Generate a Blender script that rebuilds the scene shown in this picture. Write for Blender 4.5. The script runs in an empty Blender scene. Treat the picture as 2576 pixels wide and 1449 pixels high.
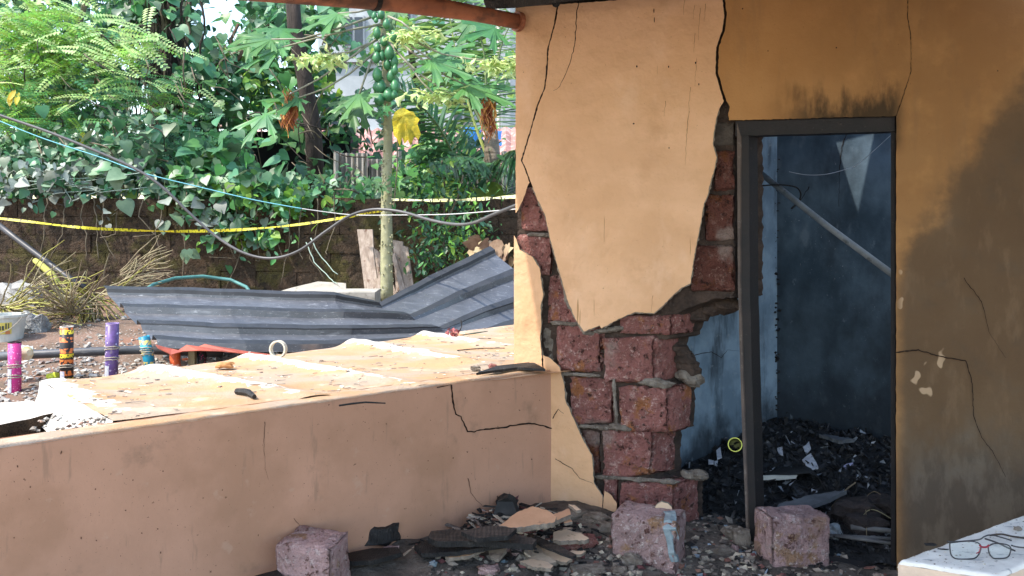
import bpy, bmesh, math, random
from mathutils import Vector, Matrix, Euler, noise
R = random.Random(7)
SC = bpy.context.scene
COL = SC.collection
V = Vector

# ------------------------------------------------------------------ camera, sky, sun, exposure
F, CX, CY, CH = 2100.0, 1288.0, 575.0, 1.58          # focal length and horizon in picture units, camera height
cam = bpy.data.cameras.new('camera'); camo = bpy.data.objects.new('camera', cam); COL.objects.link(camo)
camo.location = (0, 0, CH); camo.rotation_euler = (math.radians(90), 0, 0)
cam.sensor_width = 36; cam.lens = 36 * F / 2576; cam.shift_y = -(724.5 - CY) / 2576
cam.clip_start = 0.05; cam.clip_end = 2000
SC.camera = camo
SUN = V((-0.52, -0.27, 0.81)).normalized()           # towards the sun
W = bpy.data.worlds.new('World'); SC.world = W; W.use_nodes = True
nt = W.node_tree; bg = nt.nodes['Background']
sky = nt.nodes.new('ShaderNodeTexSky'); sky.sky_type = 'NISHITA'; sky.sun_disc = False
sky.sun_elevation = math.asin(SUN.z); sky.sun_rotation = math.atan2(SUN.x, SUN.y)
sky.air_density = 1.3; sky.dust_density = 1.5
nt.links.new(sky.outputs[0], bg.inputs[0]); bg.inputs[1].default_value = 0.15
sl = bpy.data.lights.new('sun', 'SUN'); sl.energy = 2.05; sl.angle = math.radians(0.6); sl.color = (1, .93, .83)
so = bpy.data.objects.new('sun', sl); COL.objects.link(so); so.rotation_euler = SUN.to_track_quat('Z', 'Y').to_euler()
so.location = (-5, -3, 8)
vs = SC.view_settings; vs.view_transform = 'Standard'; vs.look = 'None'; vs.gamma = 1; vs.use_curve_mapping = False
vs.exposure = 1.75

# ------------------------------------------------------------------ helpers
def at(u, v, Y):                                       # a direction seen in the photograph, at a real depth
    return V(((u - CX) / F * Y, Y, CH - (v - CY) / F * Y))
def onz(u, v, z):
    return at(u, v, (CH - z) * F / (v - CY))
D1 = V((.78, .63, 0)).normalized()                     # run of the low wall and of the side wall
WD = V((math.cos(math.radians(15)), -math.sin(math.radians(15)), 0))   # run of the door wall
WN = V((-math.sin(math.radians(15)), -math.cos(math.radians(15)), 0))
P0 = V((1.761, 3.836, 0))
def wp(u, v, off=0.0):                                 # on the door wall's plane, off metres in front of it
    d = V(((u - CX) / F, 1, -(v - CY) / F)); o = V((0, 0, CH))
    t = ((P0 + WN * off) - o).dot(WN) / d.dot(WN)
    return o + d * t
L0 = V((0.196, 4.25, 0)); LN = V((.63, -.78, 0)).normalized()
def lp(u, v, off=0.0):                                 # on the low wall's face
    d = V(((u - CX) / F, 1, -(v - CY) / F)); o = V((0, 0, CH))
    t = ((L0 + LN * off) - o).dot(LN) / d.dot(LN)
    return o + d * t
def H(x, y):                                           # porch floor
    return -.0768 - .081 * x + .0572 * y

def bez(pts, n):
    out = []; k = len(pts)
    for i in range(n + 1):
        f = i / n * (k - 1); j = min(int(f), k - 2); t = f - j; p0, p1, p2, p3 = pts[max(j - 1, 0)], pts[j], pts[j + 1], pts[min(j + 2, k - 1)]
        out.append(.5 * ((2 * p1) + (p2 - p0) * t + (2 * p0 - 5 * p1 + 4 * p2 - p3) * t * t + (3 * p1 - p0 - 3 * p2 + p3) * t ** 3))
    return out
class MB:
    def __init__(s): s.v = []; s.f = []; s.m = []
    def add(s, vs, fs, m=0):
        b = len(s.v); s.v += [tuple(p) for p in vs]
        s.f += [tuple(i + b for i in f) for f in fs]; s.m += [m] * len(fs); return s
    def box(s, c, size, rot=(0, 0, 0), m=0):
        M = Euler(rot).to_matrix(); c = V(c); h = V(size) / 2
        vs = [c + M @ V((x * h.x, y * h.y, z * h.z)) for x in (-1, 1) for y in (-1, 1) for z in (-1, 1)]
        return s.add(vs, [(0, 1, 3, 2), (4, 6, 7, 5), (0, 4, 5, 1), (2, 3, 7, 6), (0, 2, 6, 4), (1, 5, 7, 3)], m)
    def tube(s, pts, r, n=6, m=0, cap=True):
        pts = [V(p) for p in pts]; k = len(pts); rs = r if isinstance(r, (list, tuple)) else [r] * k
        vs = []; ref = V((0, 0, 1))
        t0 = (pts[1] - pts[0]).normalized()
        if abs(t0.dot(ref)) > .9: ref = V((1, 0, 0))
        nx = t0.cross(ref).normalized()
        for i, p in enumerate(pts):
            t = (pts[min(i + 1, k - 1)] - pts[max(i - 1, 0)])
            if t.length < 1e-9: t = t0
            t.normalize(); nx = (nx - t * nx.dot(t))
            nx = nx.normalized() if nx.length > 1e-6 else t.orthogonal().normalized()
            ny = t.cross(nx)
            for j in range(n):
                a = 2 * math.pi * j / n; vs.append(p + (nx * math.cos(a) + ny * math.sin(a)) * rs[i])
        fs = [(i * n + j, i * n + (j + 1) % n, (i + 1) * n + (j + 1) % n, (i + 1) * n + j) for i in range(k - 1) for j in range(n)]
        if cap: fs += [tuple(range(n - 1, -1, -1)), tuple((k - 1) * n + j for j in range(n))]
        return s.add(vs, fs, m)
    def lathe(s, prof, c, axis=(0, 0, 1), n=16, m=0, wob=0):
        q = V(axis).normalized().to_track_quat('Z', 'Y'); vs = []
        for r, z in prof:
            for j in range(n):
                a = 2 * math.pi * j / n; rr = r * (1 + wob * math.sin(5 * a))
                vs.append(V(c) + q @ V((rr * math.cos(a), rr * math.sin(a), z)))
        fs = [(i * n + j, i * n + (j + 1) % n, (i + 1) * n + (j + 1) % n, (i + 1) * n + j) for i in range(len(prof) - 1) for j in range(n)]
        return s.add(vs, fs, m)
    def grid(s, fn, nu, nv, m=0):
        vs = [fn(i / nu, j / nv) for i in range(nu + 1) for j in range(nv + 1)]
        fs = [(i * (nv + 1) + j, (i + 1) * (nv + 1) + j, (i + 1) * (nv + 1) + j + 1, i * (nv + 1) + j + 1) for i in range(nu) for j in range(nv)]
        return s.add(vs, fs, m)
    def slab(s, front, back, m=0):                     # two matching outlines joined by side faces
        n = len(front)
        return s.add(list(front) + list(back), [tuple(range(n)), tuple(range(2 * n - 1, n - 1, -1))] + [(i, i + n, (i + 1) % n + n, (i + 1) % n) for i in range(n)], m)
    def mesh(s, name, mats, smooth=False, org=None, solid=0):
        me = bpy.data.meshes.new(name)
        if org is None:
            xs = [p[0] for p in s.v]; ys = [p[1] for p in s.v]; zs = [p[2] for p in s.v]
            org = V(((min(xs) + max(xs)) / 2, (min(ys) + max(ys)) / 2, min(zs)))
        me.from_pydata([(p[0] - org.x, p[1] - org.y, p[2] - org.z) for p in s.v], [], s.f)
        for mt in (mats if isinstance(mats, (list, tuple)) else [mats]): me.materials.append(mt)
        me.polygons.foreach_set('material_index', s.m)
        if any(len(f) > 4 for f in s.f):
            bm = bmesh.new(); bm.from_mesh(me)
            bmesh.ops.triangulate(bm, faces=[f for f in bm.faces if len(f.verts) > 4])
            bmesh.ops.recalc_face_normals(bm, faces=bm.faces) if not smooth == 'keep' else None
            bm.to_mesh(me); bm.free()
        if smooth: me.polygons.foreach_set('use_smooth', [True] * len(me.polygons))
        me.update()
        return me, org
    def build(s, name, mats, parent=None, smooth=False, solid=0, kind=None):
        me, org = s.mesh(name, mats, smooth)
        return link(name, me, org, parent, solid, kind)
def link(name, me, loc, parent=None, solid=0, kind=None):
    o = bpy.data.objects.new(name, me); COL.objects.link(o)
    if parent is not None:
        o.parent = parent; g = V((0, 0, 0)); p = parent
        while p is not None: g += p.location; p = p.parent
        o.location = V(loc) - g
    else: o.location = loc
    if solid:
        md = o.modifiers.new('thickness', 'SOLIDIFY'); md.thickness = solid; md.offset = 0
    if kind: o['kind'] = kind
    return o
def tag(o, label, cat, group=None, kind=None):
    o['label'] = label; o['category'] = cat
    if group: o['group'] = group
    if kind: o['kind'] = kind
    return o
def thing(name, label, cat, loc, group=None):
    o = bpy.data.objects.new(name, None); COL.objects.link(o); o.location = loc; o.empty_display_size = .1
    return tag(o, label, cat, group)

# ------------------------------------------------------------------ materials
MATS = {}
def mat(name, base, layers=(), rough=.8, bump=(), metal=0, trans=0, leafvar=0, spec=.3, ior=None, alpha=1, obj=False, extra=None):
    if name in MATS: return MATS[name]
    m = bpy.data.materials.new(name); m.use_nodes = True; MATS[name] = m
    t = m.node_tree; N = t.nodes; Lk = t.links
    bs = N['Principled BSDF']; out = N['Material Output']
    if obj: pos = N.new('ShaderNodeTexCoord').outputs['Object']
    else: pos = N.new('ShaderNodeNewGeometry').outputs['Position']
    def coord(st):
        if not st: return pos
        mp = N.new('ShaderNodeMapping'); mp.inputs['Scale'].default_value = st; Lk.new(pos, mp.inputs[0]); return mp.outputs[0]
    def tex(kind, scale, st=None, detail=5, rgh=.6):
        if kind == 'noise':
            n = N.new('ShaderNodeTexNoise'); n.inputs['Scale'].default_value = scale; n.inputs['Detail'].default_value = detail
            n.inputs['Roughness'].default_value = rgh; o = n.outputs[0]
        elif kind == 'voro':
            n = N.new('ShaderNodeTexVoronoi'); n.inputs['Scale'].default_value = scale; o = n.outputs['Distance']
        elif kind == 'edge':
            n = N.new('ShaderNodeTexVoronoi'); n.feature = 'DISTANCE_TO_EDGE'; n.inputs['Scale'].default_value = scale; o = n.outputs['Distance']
        elif kind == 'wave':
            n = N.new('ShaderNodeTexWave'); n.inputs['Scale'].default_value = scale; n.inputs['Distortion'].default_value = 6; o = n.outputs[1]
        Lk.new(coord(st), n.inputs['Vector']); return o
    def smooth(o, lo, hi, amt=1):
        r = N.new('ShaderNodeMapRange'); r.interpolation_type = 'SMOOTHSTEP'
        r.inputs[1].default_value = lo; r.inputs[2].default_value = hi; r.inputs[3].default_value = 0; r.inputs[4].default_value = amt
        Lk.new(o, r.inputs[0]); return r.outputs[0]
    def mix(a, b, f):
        n = N.new('ShaderNodeMix'); n.data_type = 'RGBA'
        if isinstance(f, float): n.inputs[0].default_value = f
        else: Lk.new(f, n.inputs[0])
        for i, c in ((6, a), (7, b)):
            if isinstance(c, tuple): n.inputs[i].default_value = (*c, 1)
            else: Lk.new(c, n.inputs[i])
        return n.outputs[2]
    def math_(op, a, b=None):
        n = N.new('ShaderNodeMath'); n.operation = op
        for i, c in ((0, a), (1, b)):
            if c is None: continue
            if isinstance(c, (int, float)): n.inputs[i].default_value = c
            else: Lk.new(c, n.inputs[i])
        return n.outputs[0]
    if len(base) == 3 and not isinstance(base[0], tuple): c = mix(base, base, 0.5)
    else: c = mix(base[0], base[1], smooth(tex('noise', base[2], base[3] if len(base) > 3 else None), .35, .65))
    for L in layers:
        k = L.get('k', 'noise'); f = smooth(tex(k, L['s'], L.get('st'), L.get('d', 5), L.get('r', .6)), L['lo'], L['hi'], L.get('a', 1))
        if 's2' in L: f = math_('MULTIPLY', f, smooth(tex('noise', L['s2'], L.get('st2')), L.get('lo2', .5), L.get('hi2', .6)))
        c = mix(c, L['c'], f)
    if extra: c = extra(N, Lk, c, mix, smooth, tex, math_, pos)
    if leafvar:
        g = N.new('ShaderNodeNewGeometry').outputs['Random Per Island']; oi = N.new('ShaderNodeObjectInfo').outputs['Random']
        rn = math_('FRACT', math_('ADD', g, oi)); hs = N.new('ShaderNodeHueSaturation')
        Lk.new(c, hs.inputs['Color']); Lk.new(math_('ADD', math_('MULTIPLY', rn, leafvar * 1.3), 1 - leafvar * .6), hs.inputs['Value'])
        Lk.new(math_('ADD', math_('MULTIPLY', rn, .05), .475), hs.inputs['Hue']); c = hs.outputs[0]
    Lk.new(c, bs.inputs['Base Color'])
    bs.inputs['Roughness'].default_value = rough; bs.inputs['Metallic'].default_value = metal
    bs.inputs['Specular IOR Level'].default_value = spec
    prev = None
    for b in bump:
        kind, sc_, strength, dist = b[:4]
        bn = N.new('ShaderNodeBump'); bn.inputs['Strength'].default_value = strength; bn.inputs['Distance'].default_value = dist
        Lk.new(tex(kind, sc_, b[4] if len(b) > 4 else None), bn.inputs['Height'])
        if prev: Lk.new(prev, bn.inputs['Normal'])
        prev = bn.outputs[0]
    if prev: Lk.new(prev, bs.inputs['Normal'])
    if trans:
        tr = N.new('ShaderNodeBsdfTranslucent'); mx = N.new('ShaderNodeMixShader'); mx.inputs[0].default_value = trans
        br = N.new('ShaderNodeHueSaturation'); br.inputs['Value'].default_value = 1.5; br.inputs['Hue'].default_value = .485; Lk.new(c, br.inputs['Color'])
        Lk.new(br.outputs[0], tr.inputs[0]); Lk.new(bs.outputs[0], mx.inputs[1]); Lk.new(tr.outputs[0], mx.inputs[2]); Lk.new(mx.outputs[0], out.inputs[0])
    return m

def soot_extra(N, Lk, c, mix, smooth, tex, math_, pos):
    sp = N.new('ShaderNodeSeparateXYZ'); Lk.new(pos, sp.inputs[0])
    s = math_('ADD', math_('MULTIPLY', sp.outputs[0], WD.x), math_('ADD', math_('MULTIPLY', sp.outputs[1], WD.y), -P0.dot(WD)))
    z = sp.outputs[2]
    n1 = tex('noise', 2.6); n2 = tex('noise', 9, None, 6); n3 = tex('noise', 16, (1, 1, .35), 6)
    wob = math_('ADD', math_('MULTIPLY', math_('SUBTRACT', n1, .5), .5), math_('MULTIPLY', math_('SUBTRACT', n2, .5), .35))
    # smoke-blackened field on the right of the door, its upper edge climbing to the right
    k = math_('ADD', math_('SUBTRACT', math_('ADD', 1.5, math_('MULTIPLY', s, 1.55)), z), wob)
    f = math_('MULTIPLY', smooth(k, -.06, .2, .93), smooth(math_('ADD', s, math_('MULTIPLY', math_('SUBTRACT', n2, .5), .06)), -.03, .06))
    soot = mix((.092, .075, .054), (.05, .043, .034), smooth(n1, .35, .65))
    soot = mix(soot, (.17, .125, .085), smooth(n3, .52, .72, .6))
    c = mix(c, soot, f)
    # haze of smoke over the whole upper wall right of the crack
    c = mix(c, (.15, .08, .033), math_('MULTIPLY', smooth(math_('ADD', s, math_('MULTIPLY', wob, .35)), -.78, .15, .5), smooth(n2, .0, .55)))
    # burnt halo over the door head
    hb = math_('SUBTRACT', math_('ADD', z, math_('MULTIPLY', math_('SUBTRACT', n3, .5), .42)), 2.1)
    g = math_('MULTIPLY', smooth(math_('SUBTRACT', .17, hb), .0, .17, .92), math_('MULTIPLY', smooth(s, -.62, -.3), smooth(z, 1.9, 2.0)))
    g = math_('MULTIPLY', g, smooth(math_('MULTIPLY', s, -1), -.06, .02))
    c = mix(c, (.04, .028, .016), g)
    # sandy grey low down where the paint is gone
    lo = math_('ADD', z, math_('MULTIPLY', wob, .9))
    c = mix(c, mix((.15, .122, .092), (.085, .07, .055), smooth(n3, .4, .6)), math_('MULTIPLY', smooth(math_('SUBTRACT', .75, lo), 0, .35, .75), smooth(s, -.02, .1)))
    # scraped-off light patches near the jamb
    pt = tex('noise', 7.5, (1, 1, .8), 2); pf = math_('MULTIPLY', smooth(pt, .655, .675, .8), math_('MULTIPLY', smooth(s, .0, .04), smooth(math_('SUBTRACT', .24, s), 0, .05)))
    pf = math_('MULTIPLY', pf, smooth(z, .55, .62)); pf = math_('MULTIPLY', pf, smooth(math_('SUBTRACT', 1.75, z), 0, .1))
    return mix(c, (.46, .32, .2), pf)

def base_dark(z0, z1):  # wall colour gets darker towards the base, with a noisy upper edge
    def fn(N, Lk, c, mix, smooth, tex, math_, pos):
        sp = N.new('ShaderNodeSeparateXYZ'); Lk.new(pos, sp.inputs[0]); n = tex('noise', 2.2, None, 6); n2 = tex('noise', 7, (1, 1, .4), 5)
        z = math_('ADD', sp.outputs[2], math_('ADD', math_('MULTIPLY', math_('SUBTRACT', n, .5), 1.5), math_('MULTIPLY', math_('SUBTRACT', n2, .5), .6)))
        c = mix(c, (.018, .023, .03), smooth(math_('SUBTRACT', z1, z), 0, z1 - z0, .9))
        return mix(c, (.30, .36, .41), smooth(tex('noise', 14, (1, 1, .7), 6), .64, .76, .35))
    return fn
specks = [dict(c=(.16, .07, .03), k='noise', s=95, lo=.735, hi=.76, d=2, a=.8), dict(c=(.25, .13, .07), k='noise', s=230, lo=.73, hi=.77, d=1, a=.6)]
M_plaster = mat('peach_plaster', ((.78, .475, .28), (.72, .425, .235), 3.0), specks + [dict(c=(.40, .2, .085), s=3.2, lo=.56, hi=.72, a=.35), dict(c=(.62, .355, .19), s=1.6, st=(1, 1, 2.2), lo=.42, hi=.66, a=.55), dict(c=(.80, .53, .35), s=4.5, st=(1, 1, .6), lo=.56, hi=.72, a=.45), dict(c=(.3, .16, .05), s=7, st=(6, 6, .2), lo=.70, hi=.72, a=.7)], .72, [('noise', 55, .16, .01), ('noise', 5, .3, .05), ('noise', 1.7, .3, .12)], spec=.25)
M_sooty = mat('sooty_plaster', ((.46, .24, .092), (.41, .205, .075), 3.0), specks + [dict(c=(.30, .17, .08), s=6, st=(2, 2, .35), lo=.5, hi=.72, a=.5)], .8, [('noise', 60, .25, .01), ('noise', 9, .15, .03)], extra=soot_extra, spec=.2)
M_lowface = mat('low_wall_paint', ((.57, .315, .21), (.50, .275, .18), 2.2), [dict(c=(.10, .05, .03), s=70, lo=.72, hi=.745, d=2, a=.9), dict(c=(.2, .11, .07), s=190, lo=.73, hi=.77, d=1, a=.7), dict(c=(.30, .18, .12), s=5.5, lo=.60, hi=.76, a=.7), dict(c=(.36, .195, .115), s=1.7, lo=.5, hi=.68, a=.5), dict(c=(.30, .185, .125), s=9, st=(2.5, 2.5, .4), lo=.6, hi=.72, a=.5), dict(c=(.55, .36, .26), s=13, lo=.64, hi=.72, a=.4)], .75, [('noise', 50, .12, .01), ('noise', 5, .1, .03)], spec=.2)
M_raw = mat('broken_plaster_edge', ((.30, .25, .2), (.2, .165, .13), 30), [], .95, [('noise', 90, .6, .01)])
M_mortar = mat('cement_mortar', ((.24, .205, .17), (.13, .105, .085), 18), [dict(c=(.3, .27, .23), s=60, lo=.58, hi=.66, a=.7)], .95, [('noise', 60, .7, .02), ('noise', 200, .4, .005)])
M_mortard = mat('sooty_mortar', ((.10, .083, .07), (.055, .046, .04), 18), [], .95, [('noise', 60, .7, .02)])
M_core = mat('wall_core', ((.085, .058, .045), (.045, .032, .026), 14), [], 1, [('noise', 40, .8, .03)])
def laterite(name, base, fleck, rust, dark, a=1):
    return mat(name, (base, tuple(x * .72 for x in base), 6), [dict(c=rust, s=7, lo=.57, hi=.64, a=.75), dict(c=fleck, k='noise', s=22, lo=.52, hi=.66, d=8, r=.85, a=.75 * a), dict(c=tuple(min(1, x * 1.15) for x in fleck), k='noise', s=48, lo=.57, hi=.64, d=6, r=.7, s2=6, lo2=.4, hi2=.6, a=.85 * a), dict(c=tuple(x * .5 for x in base), k='noise', s=4, lo=.55, hi=.7, a=.5), dict(c=dark, k='noise', s=24, lo=.575, hi=.64, d=6, r=.7, a=.95), dict(c=dark, k='noise', s=60, lo=.66, hi=.7, d=3, a=.8), dict(c=(.36, .30, .26), k='noise', s=3.6, d=7, lo=.58, hi=.70, a=.55)], .92, [('noise', 24, 1, .06), ('noise', 60, .9, .02), ('noise', 150, .7, .008)], spec=.2)
M_lat = laterite('laterite', (.36, .15, .13), (.68, .47, .41), (.38, .15, .05), (.05, .02, .015))
M_latd = laterite('laterite_sooty', (.16, .06, .045), (.34, .22, .18), (.17, .06, .02), (.035, .015, .012), .8)
M_latp = laterite('laterite_dusty', (.54, .36, .34), (.80, .70, .67), (.36, .2, .08), (.12, .05, .04))
M_char = mat('charred_wood', ((.022, .02, .019), (.011, .0105, .011), 12), [dict(c=(.075, .068, .062), s=40, lo=.58, hi=.7, a=.6)], .7, [('noise', 50, .6, .01), ('wave', 30, .3, .004)], spec=.4)
M_frame = mat('scorched_frame', ((.017, .013, .013), (.010, .009, .010), 8), [dict(c=(.07, .052, .045), s=50, lo=.62, hi=.72, a=.5)], .6, [('noise', 80, .3, .006)], spec=.35)
M_ash = mat('ash', ((.026, .027, .03), (.012, .0125, .014), 9), [dict(c=(.08, .085, .095), s=30, lo=.58, hi=.7, a=.7), dict(c=(.12, .12, .125), k='voro', s=50, lo=.18, hi=.1, s2=5, a=.5)], .8, [('noise', 30, .9, .03), ('noise', 110, .8, .01)])
M_ashbits = mat('ash_flakes', ((.03, .03, .033), (.012, .012, .014), 20), [dict(c=(.10, .105, .115), s=24, lo=.58, hi=.66)], .65, [], leafvar=.9, spec=.45)
M_blue = mat('smoked_wall_bluegrey', ((.12, .175, .225), (.045, .072, .098), 3.2, (1, 1, .6)), [dict(c=(.03, .038, .047), s=1.9, st=(1, 1, .6), lo=.46, hi=.66, a=.85), dict(c=(.50, .55, .58), s=105, lo=.68, hi=.73, d=3, a=.75, s2=2.2, lo2=.46, hi2=.62), dict(c=(.2, .25, .29), s=6, st=(1, 1, .5), lo=.58, hi=.7, a=.5), dict(c=(.32, .34, .35), s=22, st=(2, 2, .6), lo=.68, hi=.74, a=.5)], .85, [('noise', 40, .2, .01)], spec=.2, extra=base_dark(.2, 1.75))
M_blue2 = mat('smoked_side_wall', ((.26, .35, .43), (.16, .225, .285), 5), [dict(c=(.05, .062, .075), s=4.5, st=(1.5, 1.5, .35), lo=.5, hi=.68, a=.85), dict(c=(.34, .37, .39), s=30, lo=.6, hi=.7, a=.5)], .85, [('noise', 50, .3, .01)], spec=.2, extra=base_dark(.1, .6))
M_floor = mat('rubble_dust', ((.19, .16, .135), (.09, .077, .066), 7), [dict(c=(.16, .135, .115), s=40, lo=.56, hi=.66, a=.8), dict(c=(.13, .06, .05), s=4, lo=.6, hi=.7, a=.5)], .95, [('noise', 40, .9, .03), ('noise', 120, .8, .01)])
M_chips = mat('rubble_chips', ((.28, .235, .195), (.14, .118, .10), 12), [dict(c=(.26, .22, .19), s=22, lo=.6, hi=.64)], .95, [('noise', 90, .5, .01)], leafvar=1.0)
M_soil = mat('gravel_soil', ((.20, .13, .095), (.12, .085, .06), 2.5), [dict(c=(.22, .105, .065), s=1.3, lo=.5, hi=.62, a=.8), dict(c=(.40, .38, .35), k='voro', s=28, lo=.25, hi=.12, s2=2, lo2=.35, hi2=.55, a=.8)], .95, [('noise', 14, .5, .03), ('noise', 60, .5, .015)])
M_pebble = mat('pebbles', ((.36, .34, .31), (.2, .18, .155), 6), [dict(c=(.34, .2, .14), s=5, lo=.58, hi=.62, a=.8)], .8, [], leafvar=.9)
M_slabtop = mat('dusty_painted_cement', ((.47, .285, .155), (.41, .255, .145), 3.2), [dict(c=(.36, .30, .24), s=2.3, st=(1, 1.8, 1), lo=.42, hi=.62, a=.85), dict(c=(.62, .48, .35), s=5, lo=.58, hi=.7, a=.6), dict(c=(.2, .17, .15), s=60, lo=.62, hi=.74, a=.55, s2=3, lo2=.42, hi2=.6), dict(c=(.2, .16, .13), s=120, lo=.68, hi=.74, a=.7)], .9, [('noise', 30, .35, .015), ('noise', 120, .3, .006)], spec=.15)
M_white = mat('whitewash', ((.56, .525, .47), (.46, .43, .385), 5), [dict(c=(.35, .32, .28), s=18, lo=.64, hi=.75, a=.6)], .85, [('noise', 30, .3, .012)], spec=.2)
M_moss = mat('mossy_laterite', ((.095, .062, .04), (.045, .032, .021), 5), [dict(c=(.07, .062, .016), s=3.5, lo=.5, hi=.62, a=.75), dict(c=(.02, .016, .012), s=16, lo=.56, hi=.66, a=.8), dict(c=(.20, .14, .10), s=35, lo=.64, hi=.7, a=.6)], .97, [('noise', 25, .9, .05), ('noise', 90, .7, .02)])
M_sheet = mat('weathered_dark_tin', ((.115, .122, .136), (.08, .085, .096), 3), [dict(c=(.23, .24, .26), s=9, st=(.6, 3, 3), lo=.56, hi=.72, a=.6), dict(c=(.5, .51, .53), s=26, st=(.5, 4, 4), lo=.60, hi=.72, d=5, a=.55), dict(c=(.7, .71, .72), s=120, lo=.70, hi=.74, d=2, a=.6), dict(c=(.26, .19, .15), s=2.4, lo=.6, hi=.72, a=.6)], .42, [('noise', 6, .18, .03)], metal=.3, spec=.6)
M_redtin = mat('red_oxide_tin', ((.38, .085, .05), (.27, .06, .04), 8), [dict(c=(.12, .05, .04), s=20, lo=.6, hi=.7, a=.6)], .6, [('noise', 40, .2, .01)])
M_pipe = mat('terracotta_pipe', ((.40, .15, .075), (.30, .105, .055), 7), [dict(c=(.06, .035, .028), s=5, st=(1, 1, 2), lo=.48, hi=.64, a=.8), dict(c=(.2, .085, .05), s=14, lo=.5, hi=.62, a=.6), dict(c=(.45, .22, .13), s=30, lo=.65, hi=.72, a=.6)], .6, [('noise', 50, .25, .01)], spec=.4)
# ------------------------------------------------------------------ the ground
def lside(x, y): return LN.x * (x - L0.x) + LN.y * (y - L0.y)
def G(x, y):
    n = noise.noise(V((x * .9, y * .9, 3))) * .05 + noise.noise(V((x * 3.1, y * 3.1, 7))) * .02
    if y > 9.2: return 1.72 + n + min(max(y - 30, 0), 60) * .01
    if lside(x, y) > -.15 and y < 8.8: return -.35
    k = min(max((y - 5.0) / 3.8, 0), 1)
    return .55 + .33 * k + n
xs = [-400, -120, -40, -18, -10] + [-8 + .16 * i for i in range(76)] + [6, 10, 18, 40, 120, 400]
ys = [-60, -15, -3, 0, 1.5] + [2.5 + .14 * i for i in range(48)] + [9.3, 9.6, 10, 10.6, 11.5, 13, 15, 18, 24, 40, 90, 200, 500]
g = MB(); nx, ny = len(xs), len(ys)
g.add([(x, y, G(x, y)) for x in xs for y in ys], [(i * ny + j, (i + 1) * ny + j, (i + 1) * ny + j + 1, i * ny + j + 1) for i in range(nx - 1) for j in range(ny - 1)])
o = g.build('ground', M_soil, smooth=True); o['kind'] = 'structure'
def stone(mb, c, r, m=0, sq=(1, 1, .6)):
    c = V(c); M = Euler((R.uniform(0, 6), R.uniform(0, 6), R.uniform(0, 6))).to_matrix()
    vs = [c + V(((M @ (V(p) * R.uniform(.75, 1.25)))[k] * r * sq[k] for k in range(3))) for p in ((1, 0, 0), (-1, 0, 0), (0, 1, 0), (0, -1, 0), (0, 0, 1), (0, 0, -1))]
    mb.add(vs, [(0, 2, 4), (2, 1, 4), (1, 3, 4), (3, 0, 4), (2, 0, 5), (1, 2, 5), (3, 1, 5), (0, 3, 5)], m)
pb = MB()
for i in range(5200):
    y = R.uniform(4.2, 8.4) if i % 3 else R.uniform(4.3, 6.2); x = R.uniform(-.62, .02) * y - .05
    if lside(x, y) > -.5: continue
    if noise.noise(V((x * 1.3, y * 1.3, 1))) < -.22: continue
    r = R.choice((.008, .012, .016, .022, .03)) * R.uniform(.7, 1.2)
    stone(pb, (x, y, G(x, y) + r * .2), r)
o = pb.build('pebbles', M_pebble); o['kind'] = 'stuff'; tag(o, 'pale pebbles strewn over the courtyard soil behind the low wall', 'gravel')

# porch floor of trodden rubble dust, sloping, lumpy
def Hr(x, y):
    d = max(0, 1 - abs((P0 - V((x, y, 0))).dot(-WN)) / .75)
    near = max(0, 1 - abs(lside(x, y)) / .8) * .02
    pile = .06 * math.exp(-((x - .35) ** 2 / .2 + (y - 4.05) ** 2 / .06))
    return H(x, y) + pile + near + .018 * noise.noise(V((x * 7, y * 7, 0))) + .012 * noise.noise(V((x * 19, y * 19, 5)))
pf = MB()
def pff(a, b):
    x = -2.2 + 5.2 * a; y = 2.2 + 2.6 * b
    return V((x, y, Hr(x, y) if lside(x, y) > -.12 else -.2))
pf.grid(pff, 150, 80)
o = pf.build('porch_floor', M_floor, smooth=True); o['kind'] = 'structure'

M_bounce = mat('bounce_cement', ((.30, .26, .22), (.24, .21, .17), 2), [dict(c=(.18, .14, .11), s=3, lo=.58, hi=.7, a=.6)], .9)
mb = MB(); mb.grid(lambda a, b: V((-9 + 18 * a, -12 + 14.25 * b, -.03 - .05 * (-9 + 18 * a) * .3 + .0)), 12, 10); o = mb.build('bounce_floor', M_bounce); o['kind'] = 'structure'  # unseen paving added behind the camera to bounce fill light into the porch
# ------------------------------------------------------------------ door wall: core, laterite blocks, plaster skins
def dens(poly, step=7, amp=1.6, keep=()):
    out = []
    for i, a in enumerate(poly):
        b = poly[(i + 1) % len(poly)]; out.append(a)
        if i in keep: continue
        L = math.hypot(b[0] - a[0], b[1] - a[1]); n = min(int(L / step), 60)
        for k in range(1, n):
            t = k / n; out.append((a[0] + (b[0] - a[0]) * t + R.uniform(-amp, amp), a[1] + (b[1] - a[1]) * t + R.uniform(-amp, amp)))
    return out
def tv(u):                                             # where the wall's top (2.72 m) shows
    p = wp(u, 0); return CY - (2.72 - CH) * F / p.y
house = thing('door_wall', 'peach plastered laterite wall, cracked and sooty, with a burnt doorway', 'wall', wp(1700, 1440))
corep = [(1302, tv(1302)), (2900, tv(2900)), (2900, 1750), (2262, 1750), (2262, 286), (1846, 298), (1846, 748), (1790, 752), (1740, 772), (1700, 792), (1684, 850), (1655, 856), (1640, 900), (1652, 962), (1672, 972), (1668, 1090), (1636, 1096), (1634, 1205), (1690, 1214), (1690, 1560), (1302, 1560)]
corep = dens(corep, 9, 3.2, keep=(0, 1, 2, 3, 4, 19, 20))
mb = MB(); mb.slab([wp(u, v, -.05) for u, v in corep], [wp(u, v, -.05) + D1 * .24 for u, v in corep])
mb.build('mortar_core', M_core, house)

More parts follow.
